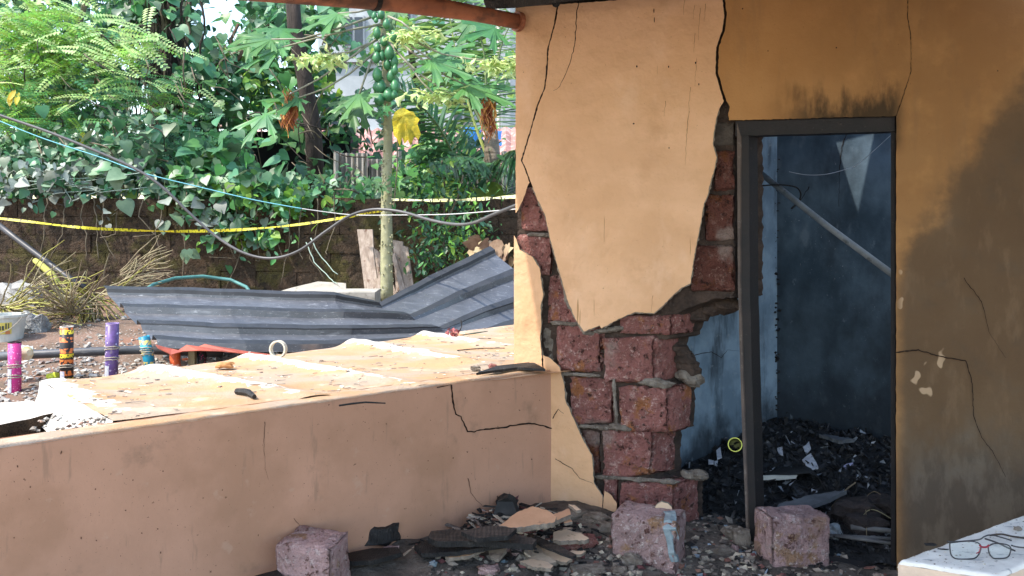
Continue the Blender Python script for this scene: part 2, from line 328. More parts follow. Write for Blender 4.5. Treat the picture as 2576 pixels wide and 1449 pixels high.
def block_mesh(name, quad, depth, dirv, mats, amp=.0062, nseg=7, round_=.011, seed=0):
    """rough stone: quad = four front corners (tl, tr, br, bl) in metres, pushed back along dirv"""
    tl, tr, br, bl = quad; mb = MB(); sd = V((seed * 3.7, seed * 1.9, seed * 5.3)); nb = 5
    W_, H_ = (tr - tl).length, (tl - bl).length
    nu = max(5, int(W_ / .016)); nv = max(5, int(H_ / .016)); nd = max(4, int(depth / .022))
    ctr = (tl + tr + br + bl) / 4 + dirv * depth / 2
    def pt(a, b, c):
        p = tl.lerp(tr, a).lerp(bl.lerp(br, a), b) + dirv * depth * c
        ea = min(a, 1 - a) * W_; eb = min(b, 1 - b) * H_; ec = min(c, 1 - c) * depth
        pull = 0                                               # rounded arrises
        s_ = sorted((ea, eb, ec)); near = s_[1]
        if near < round_ * 2: pull = (1 - near / (round_ * 2)) ** 2 * round_ * .8
        q = p + (ctr - p).normalized() * pull
        nn = noise.noise_vector((p + sd) * 16) * amp + noise.noise_vector((p + sd) * 45) * amp * .55 + noise.noise_vector((p + sd) * 5) * amp * 1.6
        pit = max(0, noise.noise((p + sd) * 34) - .22) * .035
        return q + nn + (ctr - p).normalized() * pit
    key = {}; vs = []; fs = []
    def vid(a, b, c):
        k = (round(a, 4), round(b, 4), round(c, 4))
        if k not in key: key[k] = len(vs); vs.append(pt(a, b, c))
        return key[k]
    def face(fn, n1, n2):
        for i in range(n1):
            for j in range(n2):
                fs.append((vid(*fn(i / n1, j / n2)), vid(*fn((i + 1) / n1, j / n2)), vid(*fn((i + 1) / n1, (j + 1) / n2)), vid(*fn(i / n1, (j + 1) / n2))))
    face(lambda a, b: (a, 1 - b, 0), nu, nv); face(lambda a, b: (a, b, 1), nu, nv)
    face(lambda b, c: (0, 1 - b, 1 - c), nv, nd); face(lambda b, c: (1, 1 - b, c), nv, nd)
    face(lambda a, c: (a, 0, c), nu, nd); face(lambda a, c: (a, 1, 1 - c), nu, nd)
    return mb.add(vs, fs)
# front faces as they show, each a stone of its own
blocks = [((1306, 470, 1400, 582), -.03, M_lat), ((1296, 592, 1386, 694), -.026, M_lat), ((1376, 690, 1470, 814), -.034, M_lat), ((1362, 820, 1394, 925), -.045, M_mortar),
          ((1397, 818, 1510, 936), -.028, M_lat), ((1515, 845, 1645, 962), -.022, M_lat), ((1555, 790, 1690, 842), -.024, M_lat), ((1432, 950, 1542, 1068), -.03, M_lat),
          ((1554, 973, 1678, 1090), -.018, M_lat), ((1466, 1082, 1508, 1196), -.04, M_latd), ((1513, 1081, 1640, 1203), -.024, M_lat), ((1516, 1196, 1552, 1300), -.034, M_lat), ((1556, 1214, 1697, 1330), -.022, M_lat),
          ((1796, 372, 1846, 480), -.03, M_latd), ((1774, 488, 1847, 606), -.03, M_latd), ((1738, 616, 1847, 736), -.022, M_latd), ((1790, 305, 1845, 366), -.036, M_mortard)]
for i, ((u0, v0, u1, v1), off, mt) in enumerate(blocks):
    j = lambda: R.uniform(-3.5, 3.5)
    q = [wp(u0 + j(), v0 + j(), off), wp(u1 + j(), v0 + j(), off), wp(u1 + j(), v1 + j(), off), wp(u0 + j(), v1 + j(), off)]
    dp = .19 if u1 < 1790 and v1 > 800 else .1
    block_mesh('b', q, dp, D1 if dp > .15 else -WN, mt, seed=i).build('block' if mt not in (M_mortar, M_mortard) else 'mortar_lump', mt, house, smooth=True)
# mortar squeezed out between the stones, and the broken overhang beside the frame
def lump(name, px, off, r, mt, parent, n=7, sq=(1.3, .7, .55), seed=0):
    mb = MB()
    if abs(px[3] - px[1]) > 2 * abs(px[2] - px[0]): sq = (.75, .6, 1.9)
    elif sq[0] > 1.2: sq = (1.9, .7, .6)
    for k in range(n):
        a = k / max(n - 1, 1); u = px[0] + (px[2] - px[0]) * a; v = px[1] + (px[3] - px[1]) * a; c = wp(u, v, off)
        rr = r * R.uniform(.7, 1.2)
        vs = []; fs = []; S, T = 8, 5
        for s_ in range(T + 1):
            th = math.pi * s_ / T
            for t_ in range(S):
                ph = 2 * math.pi * t_ / S; d = V((math.sin(th) * math.cos(ph), math.sin(th) * math.sin(ph), math.cos(th)))
                q = c + V((d.x * sq[0], d.y * sq[1], d.z * sq[2])) * rr * (1 + .5 * noise.noise(c * 30 + d * 1.7))
                vs.append(q)
        fs = [(i_ * S + j_, i_ * S + (j_ + 1) % S, (i_ + 1) * S + (j_ + 1) % S, (i_ + 1) * S + j_) for i_ in range(T) for j_ in range(S)]
        mb.add(vs, fs)
    return mb.build(name, mt, parent, smooth=False)
for px, off, r, n in (((1418, 940, 1500, 945), -.025, .016, 6), ((1485, 838, 1560, 826), -.03, .024, 5), ((1544, 965, 1552, 1075), -.02, .012, 9), ((1470, 1072, 1560, 1078), -.026, .018, 7),
                      ((1550, 1070, 1575, 1080), -.016, .02, 3), ((1515, 1200, 1600, 1205), -.024, .016, 7), ((1610, 1206, 1690, 1212), -.02, .018, 6), ((1340, 590, 1385, 592), -.03, .018, 4),
                      ((1425, 742, 1432, 760), -.03, .018, 3), ((1400, 812, 1450, 816), -.03, .017, 5), ((1640, 960, 1668, 968), -.03, .03, 4)):
    lump('mortar_joint', px, off, r, M_mortar, house, n)
for px, dback, r, n in (((1690, 800, 1770, 770), .16, .07, 6), ((1670, 880, 1700, 940), .12, .055, 5), ((1690, 950, 1712, 962), .1, .05, 4), ((1700, 1205, 1735, 1205), .1, .04, 5), ((1760, 742, 1848, 744), .1, .03, 6), ((1420, 1010, 1470, 1100), -.02, .02, 8)):
    mbx = lump('broken_mortar', px, -.06, r, M_mortar if dback < .11 else M_core, house, n, sq=(1, .8, .6)); mbx.location += D1 * dback
# plaster skins
cr1 = [(1403, 14), (1396, 58), (1379, 119), (1374, 191), (1370, 222), (1353, 263), (1338, 317), (1312, 404), (1321, 423), (1334, 459)]
bigc = [(1820, -10), (1825, 38), (1820, 78), (1805, 119), (1803, 184), (1813, 218), (1824, 254)]
P1 = [(1404, tv(1404))] + [(u + 1.8, v) for u, v in cr1] + [(1348, 492), (1372, 543), (1382, 591), (1391, 625), (1409, 690), (1426, 751), (1447, 802), (1469, 834), (1508, 819), (1513, 826), (1556, 802), (1597, 785), (1645, 788), (1665, 771), (1699, 737), (1715, 723), (1737, 713), (1740, 689), (1749, 628), (1761, 570), (1771, 512), (1779, 494), (1788, 457), (1798, 423), (1803, 396), (1793, 361), (1795, 341), (1801, 303), (1810, 273)] + [(u - 3.2, v) for u, v in bigc[::-1]] + [(1816, tv(1816))]
P2 = [(1297, tv(1297)), (1400, tv(1400))] + [(u - 1.8, v) for u, v in cr1] + [(1324, 477), (1315, 504), (1304, 527), (1297, 536)]
P3 = [(1293, 592), (1299, 602), (1307, 628), (1340, 647), (1358, 676), (1362, 713), (1367, 740), (1360, 768), (1362, 815), (1358, 850), (1362, 880), (1365, 960), (1293, 960)]
P4 = [(1366, 893), (1384, 901), (1407, 923), (1419, 968), (1422, 1006), (1441, 1050), (1464, 1101), (1489, 1145), (1494, 1215), (1515, 1247), (1515, 1330), (1372, 1330), (1368, 930)]
P5 = [(1521, 1234), (1538, 1246), (1552, 1267), (1551, 1320), (1518, 1320), (1518, 1262)]
thinc = [(2285, tv(2285)), (2286, 0), (2282, 48), (2291, 90), (2290, 180), (2272, 252), (2256, 310)]
thinc = [(2285, tv(2285)), (2286, 0), (2282, 45), (2292, 100), (2291, 180), (2274, 240), (2256, 312)]
thinc = [(2285, tv(2285)), (2284, 0), (2283, 42), (2291, 90), (2292, 178), (2270, 248), (2254, 292)]
P6 = [(1823, tv(1823))] + [(u + 3.4, v) for u, v in bigc] + [(1836, 268), (1832, 285), (1834, 303), (1952, 300), (2080, 296), (2251.5, 292)] + [(u - .9, v) for u, v in thinc[::-1]]
P7 = [(u + .9, v) for u, v in thinc] + [(2254, 1100), (2256, 1460), (2256, 1700), (2880, 1700), (2880, tv(2880))]
def plaster(name, poly, mt, off=0.0, lean=None, step=6, amp=.9, keep=(), label=None):
    pp = dens(poly, step, amp, keep)
    fo = lambda u, v: off + (lean(u, v) if lean else 0)
    fr = [wp(u, v, fo(u, v)) for u, v in pp]; bk = [wp(u, v, fo(u, v) - .024) for u, v in pp]
    mb = MB(); n = len(pp); mb.slab(fr, bk, 1); mb.m[0] = 0
    o = mb.build(name, [mt, M_raw], house)
    if label: o['label'] = label
    return o
cl = lambda x, a, b: min(max(x, a), b)
plaster('plaster_panel', P1, M_plaster, .001, lambda u, v: .014 * cl((v - 350) / 450, 0, 1), label='large loosened sheet of peach plaster')
plaster('plaster_strip', P2, M_plaster, 0, keep=(0,))
plaster('plaster_strip', P3, M_plaster, .002, keep=(12, 11))
plaster('plaster_panel', P4, M_plaster, .003, keep=(10, 11))
plaster('plaster_flake', P5, M_plaster, .006)
plaster('plaster_panel', P6, M_sooty, -.004, keep=())
plaster('plaster_panel', P7, M_sooty, -.006, keep=(7, 8, 9, 10), label='smoke-blackened plaster right of the doorway')
def undercoat(poly, off, lean, cond):
    pp = dens(poly, 5, 1.2); n = len(pp); out = []
    ar = sum(pp[i][0] * pp[(i + 1) % n][1] - pp[(i + 1) % n][0] * pp[i][1] for i in range(n)); sg = 1 if ar > 0 else -1
    for i, (u, v) in enumerate(pp):
        a, b = pp[i - 3], pp[(i + 3) % n]; dx, dy = b[0] - a[0], b[1] - a[1]; L = math.hypot(dx, dy) or 1
        k = (2.2 + 5 * max(0, noise.noise(V((u * .05, v * .05, 3)))) + 2 * noise.noise(V((u * .2, v * .2, 8)))) if cond(u, v) else -3
        out.append((u + dy / L * k * sg, v - dx / L * k * sg))
    fo = lambda u, v: off + (lean(u, v) if lean else 0)
    mb = MB(); mb.slab([wp(u, v, fo(u, v) - .010) for u, v in out], [wp(u, v, fo(u, v) - .026) for u, v in out]); mb.build('undercoat', M_raw, house)
undercoat(P1, .001, lambda u, v: .014 * cl((v - 350) / 450, 0, 1), lambda u, v: v > 470 or (u > 1770 and v > 275))
undercoat(P3, .002, None, lambda u, v: u > 1300 and v < 900); undercoat(P4, .003, None, lambda u, v: u > 1400 and v < 1260)
M_crack = mat('crack_shadow', (.018, .01, .007), rough=1)
def crack(pts, fn, parent, w=1.0, off=.0016, taper=True, name='crack'):
    pp = []
    for i in range(len(pts) - 1):
        a, b = pts[i], pts[i + 1]; n = max(1, int(math.hypot(b[0] - a[0], b[1] - a[1]) / 7))
        for k in range(n): t = k / n; pp.append((a[0] + (b[0] - a[0]) * t + R.uniform(-1.2, 1.2), a[1] + (b[1] - a[1]) * t + R.uniform(-1.2, 1.2)))
    pp.append(pts[-1]); mb = MB(); n = len(pp); vs = []
    for i, (u, v) in enumerate(pp):
        a = pp[max(i - 1, 0)]; b = pp[min(i + 1, n - 1)]; dx, dy = b[0] - a[0], b[1] - a[1]; L = math.hypot(dx, dy) or 1
        ww = w * R.uniform(.6, 1.3) * ((1 - .75 * i / n) if taper else 1)
        vs += [fn(u - dy / L * ww, v + dx / L * ww, off), fn(u + dy / L * ww, v - dx / L * ww, off)]
    mb.add(vs, [(2 * i, 2 * i + 1, 2 * i + 3, 2 * i + 2) for i in range(n - 1)])
    return mb.build(name, M_crack, parent)
crack([(1462, -20), (1452, 27), (1450, 51), (1446, 113), (1433, 160), (1409, 218), (1392, 228)], wp, house, 1.5)
crack([(2254, 886), (2310, 880), (2350, 893), (2430, 908), (2445, 960), (2450, 1050), (2470, 1100), (2500, 1140), (2530, 1200)], wp, house, 1.7)
crack([(2425, 700), (2470, 760), (2490, 840), (2530, 900)], wp, house, 1.0)
crack([(1397, 1155), (1440, 1180), (1460, 1205), (1493, 1217)], wp, house, .9, .0055)
crack([(1390, 1052), (1404, 1030), (1418, 1040)], wp, house, 1.2, .0055)
M_scr_ = mat('brown_scratch', (.27, .15, .055), rough=.9)
for u, v0, v1 in ((1723, 0, 37), (1747, 14, 48), (1762, 20, 102), (1775, 10, 55), (1749, 85, 131), (1753, 147, 217), (1737, 218, 297), (1731, 297, 416), (1733, 280, 330), (1675, 254, 293), (1642, 744, 785)):
    o_ = crack([(u, v0), (u - 1 - (v1 - v0) * .03, (v0 + v1) / 2), (u - 2 - (v1 - v0) * .04, v1)], lambda a, b, c: wp(a, b, c + .001 + .014 * cl((b - 350) / 450, 0, 1)), house, .55, .0016, True, 'scratch'); o_.data.materials[0] = M_scr_
for u, v, w_, h_ in ((1645, 27, 1.2, 6), (1646, 50, 1.2, 7), (1602, 167, 2, 3), (1594, 311, 2.4, 2), (1750, 158, 2, 3), (1682, 168, 1.5, 3), (1758, 212, 1.5, 3), (1683, 372, 1.2, 2.4), (1516, 798, 1.6, 5), (1868, 22, 1.8, 1.8), (1932, 128, 1.4, 1.8), (2104, 120, 1.8, 1.8), (2510, 178, 1.5, 2)):
    mb = MB(); mb.add([wp(u + w_ * math.cos(a), v + h_ * math.sin(a), .006) for a in [k * math.pi / 4 for k in range(8)]], [tuple(range(8))]); mb.build('paint_nick', M_crack, house)

# ------------------------------------------------------------------ burnt door frame
fr = thing('door_frame', 'charred black door frame with its left jamb leaning away from the broken wall', 'door frame', wp(2050, 1440))
def bar(name, quad_px, off0, back, mt, parent, dirv=D1):
    mb = MB(); q = [wp(u, v, off0) for u, v in dens(quad_px, 30, .5)]
    mb.slab(q, [p + dirv * back for p in q]); return mb.build(name, mt, parent)
bar('head', [(1850, 304), (2251, 293), (2251, 330), (1900, 341), (1850, 342)], -.03, .1, M_frame, fr)
M_frame2 = mat('scorched_frame_edge', ((.12, .09, .075), (.08, .062, .055), 8), [dict(c=(.2, .17, .14), s=50, lo=.55, hi=.7, a=.6)], .7, [('noise', 80, .4, .006)])
bar('jamb', [(1864, 342), (1884, 342), (1886, 706), (1896, 1100), (1905, 1420), (1887, 1420), (1872, 1000), (1863, 706)], -.035, .07, M_frame, fr)
bar('jamb_edge', [(1854, 310), (1863, 342), (1862, 706), (1871, 1000), (1886, 1420), (1880, 1420), (1864, 1000), (1856, 706)], -.028, .05, M_frame2, fr)
bar('jamb', [(2241, 331), (2252.5, 331), (2252.5, 1452), (2241, 1452)], -.05, .1, M_frame, fr)
mb = MB(); a = wp(2024, 1405, .02); b = wp(2246, 1442, -.06)
mb.tube([a, b], .032, 4); mb.build('sill', M_frame, fr)

# ------------------------------------------------------------------ the burnt room behind
RC = V((1.715, 5.4, 0)); SN = V((-.63, .78, 0)).normalized()
def wallbox(name, a, b, nrm, th, z0, z1, mt, label):
    mb = MB(); q = [a + V((0, 0, z0)), b + V((0, 0, z0)), b + V((0, 0, z1)), a + V((0, 0, z1))]
    mb.slab(q, [p + nrm * th for p in q]); return tag(mb.build(name, mt), label, 'wall')
sw = wallbox('side_wall', RC + D1 * .25, RC - D1 * 1.55, SN, .2, -.3, 2.74, M_blue2, 'pale blue-grey smoked side wall of the burnt room, left of the corner')
bw = wallbox('back_wall', RC - WD * .02, RC + WD * 4.5, -WN, .2, -.3, 2.74, M_blue, 'dark smoke-stained back wall of the burnt room seen through the doorway')
mb = MB()
for k in range(60):                                    # burnt mortar crumbs down the room corner
    z = R.uniform(.35, 2.2); stone(mb, RC + V((R.uniform(-.02, .012), -.012, z)), R.uniform(.004, .014) * (1.4 if z < 1.3 else .7))
mb.build('corner_crust', M_char, sw)
# fine cracks on the back wall
def bwp(u, v, off=0):
    d = V(((u - CX) / F, 1, -(v - CY) / F)); o_ = V((0, 0, CH)); t = ((RC + WN * off) - o_).dot(WN) / d.dot(WN); return o_ + d * t
def swp(u, v, off=0):
    d = V(((u - CX) / F, 1, -(v - CY) / F)); o_ = V((0, 0, CH)); t = ((RC - SN * off) - o_).dot(SN) / d.dot(SN); return o_ + d * t
crack([(2132, 330), (2118, 370), (2112, 430), (2110, 520)], bwp, bw, 1.1, .003)
crack([(2036, 470), (2010, 510), (1990, 530)], bwp, bw, .9, .003)
crack([(1745, 894), (1790, 885), (1815, 900), (1830, 880), (1862, 884)], swp, sw, .9, .003)
# unseen roof over porch and room, edges and gap shaped for the light
hole = [(2102, 360), (2200, 335), (2158, 540)]
ZR = 2.775
hp = []
for u, v in hole:
    p = bwp(u, v); k = (ZR - p.z) / SUN.z; q = p + SUN * k; hp.append((q.x, q.y))
hp = hp[::-1]
gA = V((.03, 4.26, 0)); rA = L0 - LN * .30; gB = rA - D1 * 5.5
outer = [(gB.x, gB.y), (gB.x, -4), (7, -4), (7, 2.9), (2.75, 3.3), (2.75, 6.0), (.9, 6.0), (rA.x, rA.y)]
hp = sorted(hp); (x0, y0), (x1, y1), (x2, y2) = hp; YS = 1.15; yd = y0 + (y2 - y0) * (x1 - x0) / (x2 - x0)
low, up = ([(x0, y0), (x1, y1), (x2, y2)], [(x0, y0), (x2, y2)]) if y1 < yd else ([(x0, y0), (x2, y2)], [(x0, y0), (x1, y1), (x2, y2)])
rfm = mat('burnt_tin', ((.16, .11, .085), (.07, .055, .05), 3), [], .8)
rf = thing('tin_roof', 'burnt tin roof, unseen above the porch, its edges and gap shaped for the light', 'roof', (1, 1, ZR))
XO = 2.2; tB = (gB.y - YS) / D1.y; gC = gB - D1 * (tB if gB.y > YS else 0)
gC = rA - D1 * ((rA.y - YS) / D1.y)
for poly in ([(gC.x, gC.y), (x0, YS), (x0, 6), (.9, 6), (rA.x, rA.y)], [(x2, YS), (7, YS), (7, 3.0), (XO, 3.3), (XO, 6), (x2, 6)], [(x0, YS), (x2, YS)] + low[::-1], up + [(x2, 6), (x0, 6)]):
    mb = MB(); mb.slab([V((x, y, ZR)) for x, y in poly], [V((x, y, ZR + .015)) for x, y in poly]); mb.build('tin_sheet', rfm, rf)
# charred purlin end showing at the top
mb = MB(); mb.tube([at(1226, 6, 4.25), at(1300, 2, 4.15), at(1420, -14, 4.02), at(1700, -40, 3.85)], .035, 4); pu = mb.build('roof_purlin', M_char)
tag(pu, 'charred timber purlin jutting past the wall corner at the top', 'beam')
mb = MB(); mb.lathe([(0, 0), (.022, 0), (.022, .03), (.012, .03), (.012, .06), (0, .06)], at(1398, 6, 4.2), (0, -1, -.4), 8); mb.build('bolt', M_char, pu)
# terracotta gutter pipe under the eave
gp = [gA + V((.0, .02, 2.641)) - D1 * t + V((0, 0, -.056 * t + .02 * math.sin(t * 2.6))) for t in [0, .15, .3, .5, .8, 1.1, 1.5, 2.2, 3.2, 4.5]]
gt = thing('gutter_pipe', 'terracotta coloured pipe sagging under the roof edge, ending at the wall corner', 'pipe', gp[0])
mb = MB(); mb.tube(gp, [.039] * 3 + [.046] * 7, 14); mb.build('pipe', M_pipe, gt, smooth=True)
for t_ in (0, 4): 
    c = gp[t_] if t_ == 0 else gp[4].lerp(gp[5], .1); dr = (gp[t_] - gp[t_ + 1]).normalized()
    mb = MB(); mb.tube([c - dr * .012, c + dr * .012], .051, 14); mb.build('collar', M_char if t_ else M_pipe, gt)
# ------------------------------------------------------------------ low wall with its flat coping
ZT = .862
lw = thing('low_wall', 'low peach painted porch wall running from the left edge to the door wall', 'wall', L0 - D1 * 1.5)
def lowface(a, b):
    t = -.02 + 3.6 * a; p = L0 - D1 * t; z = -.2 + (ZT + .2) * b
    q = V((p.x, p.y, z)) + LN * (.002 * noise.noise(V((t * 3, z * 3, 0))))
    if b > .985: q += V((0, 0, .004 * noise.noise(V((t * 14, 0, 9))))) - LN * .004
    return q
mb = MB(); mb.grid(lowface, 240, 40); mb.build('front_face', M_lowface, lw, smooth=True)
def cope(a, b):
    t = -.02 + 3.6 * a; p = L0 - D1 * t - LN * (.006 + .14 * b)
    z = ZT + .003 + .004 * noise.noise(V((t * 12, b * 3, 2))) - (.006 if b == 0 else 0) - (.05 if b > .99 else 0)
    q = V((p.x, p.y, z))
    if b == 0: q += LN * (.006 + .004 * noise.noise(V((t * 25, 1, 1))))
    return q
mb = MB(); mb.grid(cope, 240, 7); mb.build('coping', M_slabtop, lw, smooth=True)
mb = MB(); bA = L0 - D1 * -.02; bB = L0 - D1 * 3.58
mb.add([bA - LN * .146 + V((0, 0, -.2)), bB - LN * .146 + V((0, 0, -.2)), bB - LN * .146 + V((0, 0, ZT)), bA - LN * .146 + V((0, 0, ZT))], [(0, 1, 2, 3)]); mb.build('back_face', M_lowface, lw)
# long crack stepping across the face, hairlines and scorched nicks
crack([(1136, 968), (1140, 1010), (1146, 1042), (1160, 1048), (1175, 1085), (1192, 1087), (1215, 1080), (1262, 1077), (1290, 1070), (1330, 1064), (1360, 1070), (1390, 1078)], lp, lw, 1.9, .0035, False)
crack([(1100, 974), (1136, 967)], lp, lw, 1.3, .0035)
crack([(666, 1062), (664, 1120), (668, 1180), (675, 1206)], lp, lw, .6, .0035)
crack([(1178, 1204), (1184, 1240), (1215, 1275)], lp, lw, .8, .0035)
crack([(740, 1305), (760, 1330), (775, 1350)], lp, lw, .6, .0035)
M_nick = mat('nick_brown', (.11, .055, .035), rough=.95)
for k in range(60):
    u, v = R.uniform(10, 1385), 0; vt = 1125 - .141 * u; v = vt + 25 + R.random() ** 1.3 * 330
    if v > 1440: continue
    w_ = R.choice((.7, .8, 1, 1.7)); h_ = w_ * R.uniform(1, 3); mb = MB(); a0 = R.uniform(-.4, .4)
    mb.add([lp(u + w_ * math.cos(a) + a0 * h_ * math.sin(a), v + h_ * math.sin(a) * R.uniform(.6, 1.2), .0035) for a in [q * math.pi / 3 for q in range(6)]], [tuple(range(6))]); mb.build('paint_nick', M_nick, lw)
# edge crack and dark slab of charred board lying on the coping by the pillar
mb = MB(); q = [onz(1198, 944, ZT + .012), onz(1300, 930, ZT + .012), onz(1372, 934, ZT + .012), onz(1340, 916, ZT + .02), onz(1250, 926, ZT + .02)]
mb.slab([p + V((0, 0, .012)) for p in q], q); tag(mb.build('charred_board', M_char), 'thin charred board lying on the low wall beside the pillar', 'board')
# ------------------------------------------------------------------ corrugated cement platform behind it
NR, FR_, FL, NL = V((.30, 4.24, 0)), V((.15, 6.45, 0)), V((-2.19, 3.87, 0)), V((-1.50, 3.14, 0))
ribs = [((-1.82, 4.22), (-.78, 3.52), .042, .075), ((-1.47, 4.63), (-.42, 3.83), .036, .07), ((-1.02, 5.22), (-.15, 4.45), .042, .085), ((-.62, 5.66), (.1, 5.0), .032, .08), ((-2.17, 3.9), (-1.5, 3.26), .022, .09)]
def segd(x, y, a, b):
    ax, ay = a; bx, by = b; dx, dy = bx - ax, by - ay; t = ((x - ax) * dx + (y - ay) * dy) / (dx * dx + dy * dy); tt = min(max(t, 0), 1)
    return math.hypot(x - ax - dx * tt, y - ay - dy * tt), t
def PT(x, y):
    z = ZT - .006 + .006 * noise.noise(V((x * 5, y * 5, 0))); rb = 0
    for a, b, h_, w_ in ribs:
        d, t = segd(x, y, a, b); f = math.exp(-(d / w_) ** 2) * min(1, max(0, 1.15 - .75 * t)) * (1 + .25 * noise.noise(V((x * 9, y * 9, 4))))
        z += h_ * f; rb = max(rb, f)
    return z, rb
pl = thing('cement_platform', 'sunlit platform of ribbed cement sheet between the low wall and the courtyard', 'platform', (-.9, 4.5, .4))
NU, NV = 320, 200; vs = []; fs = []; ms = []
for i in range(NU + 1):
    for j in range(NV + 1):
        a, b = i / NU, j / NV; p = NR.lerp(NL, a).lerp(FR_.lerp(FL, a), b)
        p = p + V((noise.noise(V((p.x * 6, 0, b))), noise.noise(V((0, p.y * 6, b))), 0)) * (.02 if b > .97 else 0)
        z, rb = PT(p.x, p.y)
        vs.append(V((p.x, p.y, z)))
for i in range(NU):
    for j in range(NV):
        k = i * (NV + 1) + j; c = vs[k]; fs.append((k, k + NV + 1, k + NV + 2, k + 1)); z, rb = PT(c.x, c.y)
        ms.append(1 if rb + .3 * noise.noise(c * 11) + .25 * noise.noise(c * 37) > .55 else 0)
mb = MB(); mb.add(vs, fs); mb.m = ms; top = mb.build('ribbed_top', [M_slabtop, M_white], pl, smooth=True)
# sides of the platform (back edge and whitewashed left end stepping down)
mb = MB(); e = [vs[i * (NV + 1) + NV] for i in range(NU + 1)]
mb.add(e + [V((p.x, p.y, .3)) for p in e], [(i, i + 1, i + NU + 2, i + NU + 1) for i in range(NU)]); mb.build('back_edge', M_slabtop, pl)
e = [vs[NU * (NV + 1) + j] for j in range(NV + 1)]
mb = MB(); nv_ = 8
rows = []
for k in range(nv_ + 1):
    f = k / nv_; rows += [p + V((-.10 * f ** 1.2 * (1 - .5 * j / NV), -.055 * f, -.135 * (1 - (1 - f) ** 2))) + V((1, 1, 0)) * .008 * noise.noise(p * 8 + V((0, 0, f * 2))) for j, p in enumerate(e)]
mb.add(rows, [(k * (NV + 1) + j, (k + 1) * (NV + 1) + j, (k + 1) * (NV + 1) + j + 1, k * (NV + 1) + j + 1) for k in range(nv_) for j in range(NV)])
mb.build('end_face', M_white, pl, smooth=True)
# lower white ledge and mossy channel at the far left
mb = MB(); q = [(-1.97, 3.62), (-2.22, 3.86), (-2.6, 3.75), (-4, 2.7), (-3.6, 2.15), (-2.07, 3.37)]
pp = dens([(x * 100, y * 100) for x, y in q], 6, .5); fr_ = [V((x / 100, y / 100, .785 + .006 * noise.noise(V((x * .2, y * .2, 0))))) for x, y in pp]
n_ = len(pp); mb.slab(fr_, [p - V((0, 0, .35)) for p in fr_], 1); mb.m[0] = 0; mb.build('ledge', [M_white, M_moss], pl)
mb = MB(); mb.grid(lambda a, b: V((-1.3 - 2.6 * a, 3.45 - 1.9 * a + (b - .2) * .9, .70 + .02 * noise.noise(V((a * 30, b * 9, 0))))), 60, 20); mb.build('channel_bed', M_moss, pl, smooth=True)
# rubble lying on the platform: gravel heap, chips, twigs
mb = MB()
for k in range(90): stone(mb, (-1.62 + R.gauss(0, .09), 3.17 + R.gauss(0, .04), .80 + R.random() * .06), R.uniform(.006, .014))
tag(mb.build('gravel_heap', M_pebble, kind='stuff'), 'small heap of pale gravel at the left end of the platform', 'gravel')
mb = MB()
for k in range(900):
    a, b = R.random(), R.random(); p = NR.lerp(NL, a).lerp(FR_.lerp(FL, a), b)
    if noise.noise(V((p.x * 3.3, p.y * 3.3, 2))) < .05 and R.random() < .8: continue
    z, rb = PT(p.x, p.y); r = R.choice((.002, .003, .004, .006, .009)) * R.uniform(.7, 1.3)
    if R.random() < .4:
        an = R.uniform(-.9, .5); d = V((math.cos(an), math.sin(an), 0)) * R.uniform(.006, .028)
        mb.tube([V((p.x, p.y, z + .004)) - d, V((p.x, p.y, z + .006)) + d], R.uniform(.001, .0025), 3)
    else: stone(mb, (p.x, p.y, z + r * .2), r, 0, (1.4, 1, .35))
M_debris = mat('burnt_litter', ((.30, .26, .22), (.14, .12, .105), 14), [dict(c=(.55, .48, .41), s=20, lo=.54, hi=.6)], .9, leafvar=.9)
tag(mb.build('platform_litter', M_debris, kind='stuff'), 'burnt chips and twigs littering the ribbed platform', 'debris')
def chunk(name, c, r, mt, label, cat, group=None, sq=(1.2, .8, .6), rz=0):
    mb = MB(); S, T = 10, 7; c = V(c); vs = []; Rz = Matrix.Rotation(rz, 3, 'Z')
    for s_ in range(T + 1):
        th = math.pi * s_ / T
        for t_ in range(S):
            ph = 2 * math.pi * t_ / S; d = V((math.sin(th) * math.cos(ph), math.sin(th) * math.sin(ph), math.cos(th)))
            k = max(abs(d.x), abs(d.y), abs(d.z)); d2 = d.lerp(d / k * .8, .55)
            vs.append(c + Rz @ V((d2.x * sq[0], d2.y * sq[1], d2.z * sq[2])) * r * (1 + .45 * noise.noise(c * 20 + d * 1.9)))
    mb.add(vs, [(i_ * S + j_, i_ * S + (j_ + 1) % S, (i_ + 1) * S + (j_ + 1) % S, (i_ + 1) * S + j_) for i_ in range(T) for j_ in range(S)])
    return tag(mb.build(name, mt), label, cat, group)
for u, v, r, lab in ((1325, 912, .032, 'crumbled mortar lump at the foot of the pillar on the low wall'), (1240, 922, .022, 'small brown mortar lump beside the charred board'), (1195, 926, .024, 'rusty mortar crumb left of the charred board on the low wall')):
    chunk('mortar_lump', onz(u, v, ZT + .01), r, M_mortar if r > .023 else M_lat, lab, 'rubble', 'crumbs along the low wall')
for u0, v0, u1, v1, r_, lab in ((595, 990, 640, 1004, .014, 'curled charred stick on the platform'), (853, 1018, 970, 1012, .004, 'thin twig near the front edge of the platform'), (1150, 880, 1270, 876, .003, 'wiry twig on the far side of the platform')):
    if 1:
        mb = MB(); a_, b_ = onz(u0, v0, ZT), onz(u1, v1, ZT); mid = (a_ + b_) / 2
        for q_ in (a_, mid, b_): q_.z = PT(q_.x, q_.y)[0] + r_
        mid += V((.01, .012, .006)); mb.tube([a_, a_.lerp(mid, .5) + V((0, .006, 0)), mid, b_], [r_, r_ * 1.1, r_, r_ * .7], 6)
        tag(mb.build('stick', M_char), lab, 'stick')
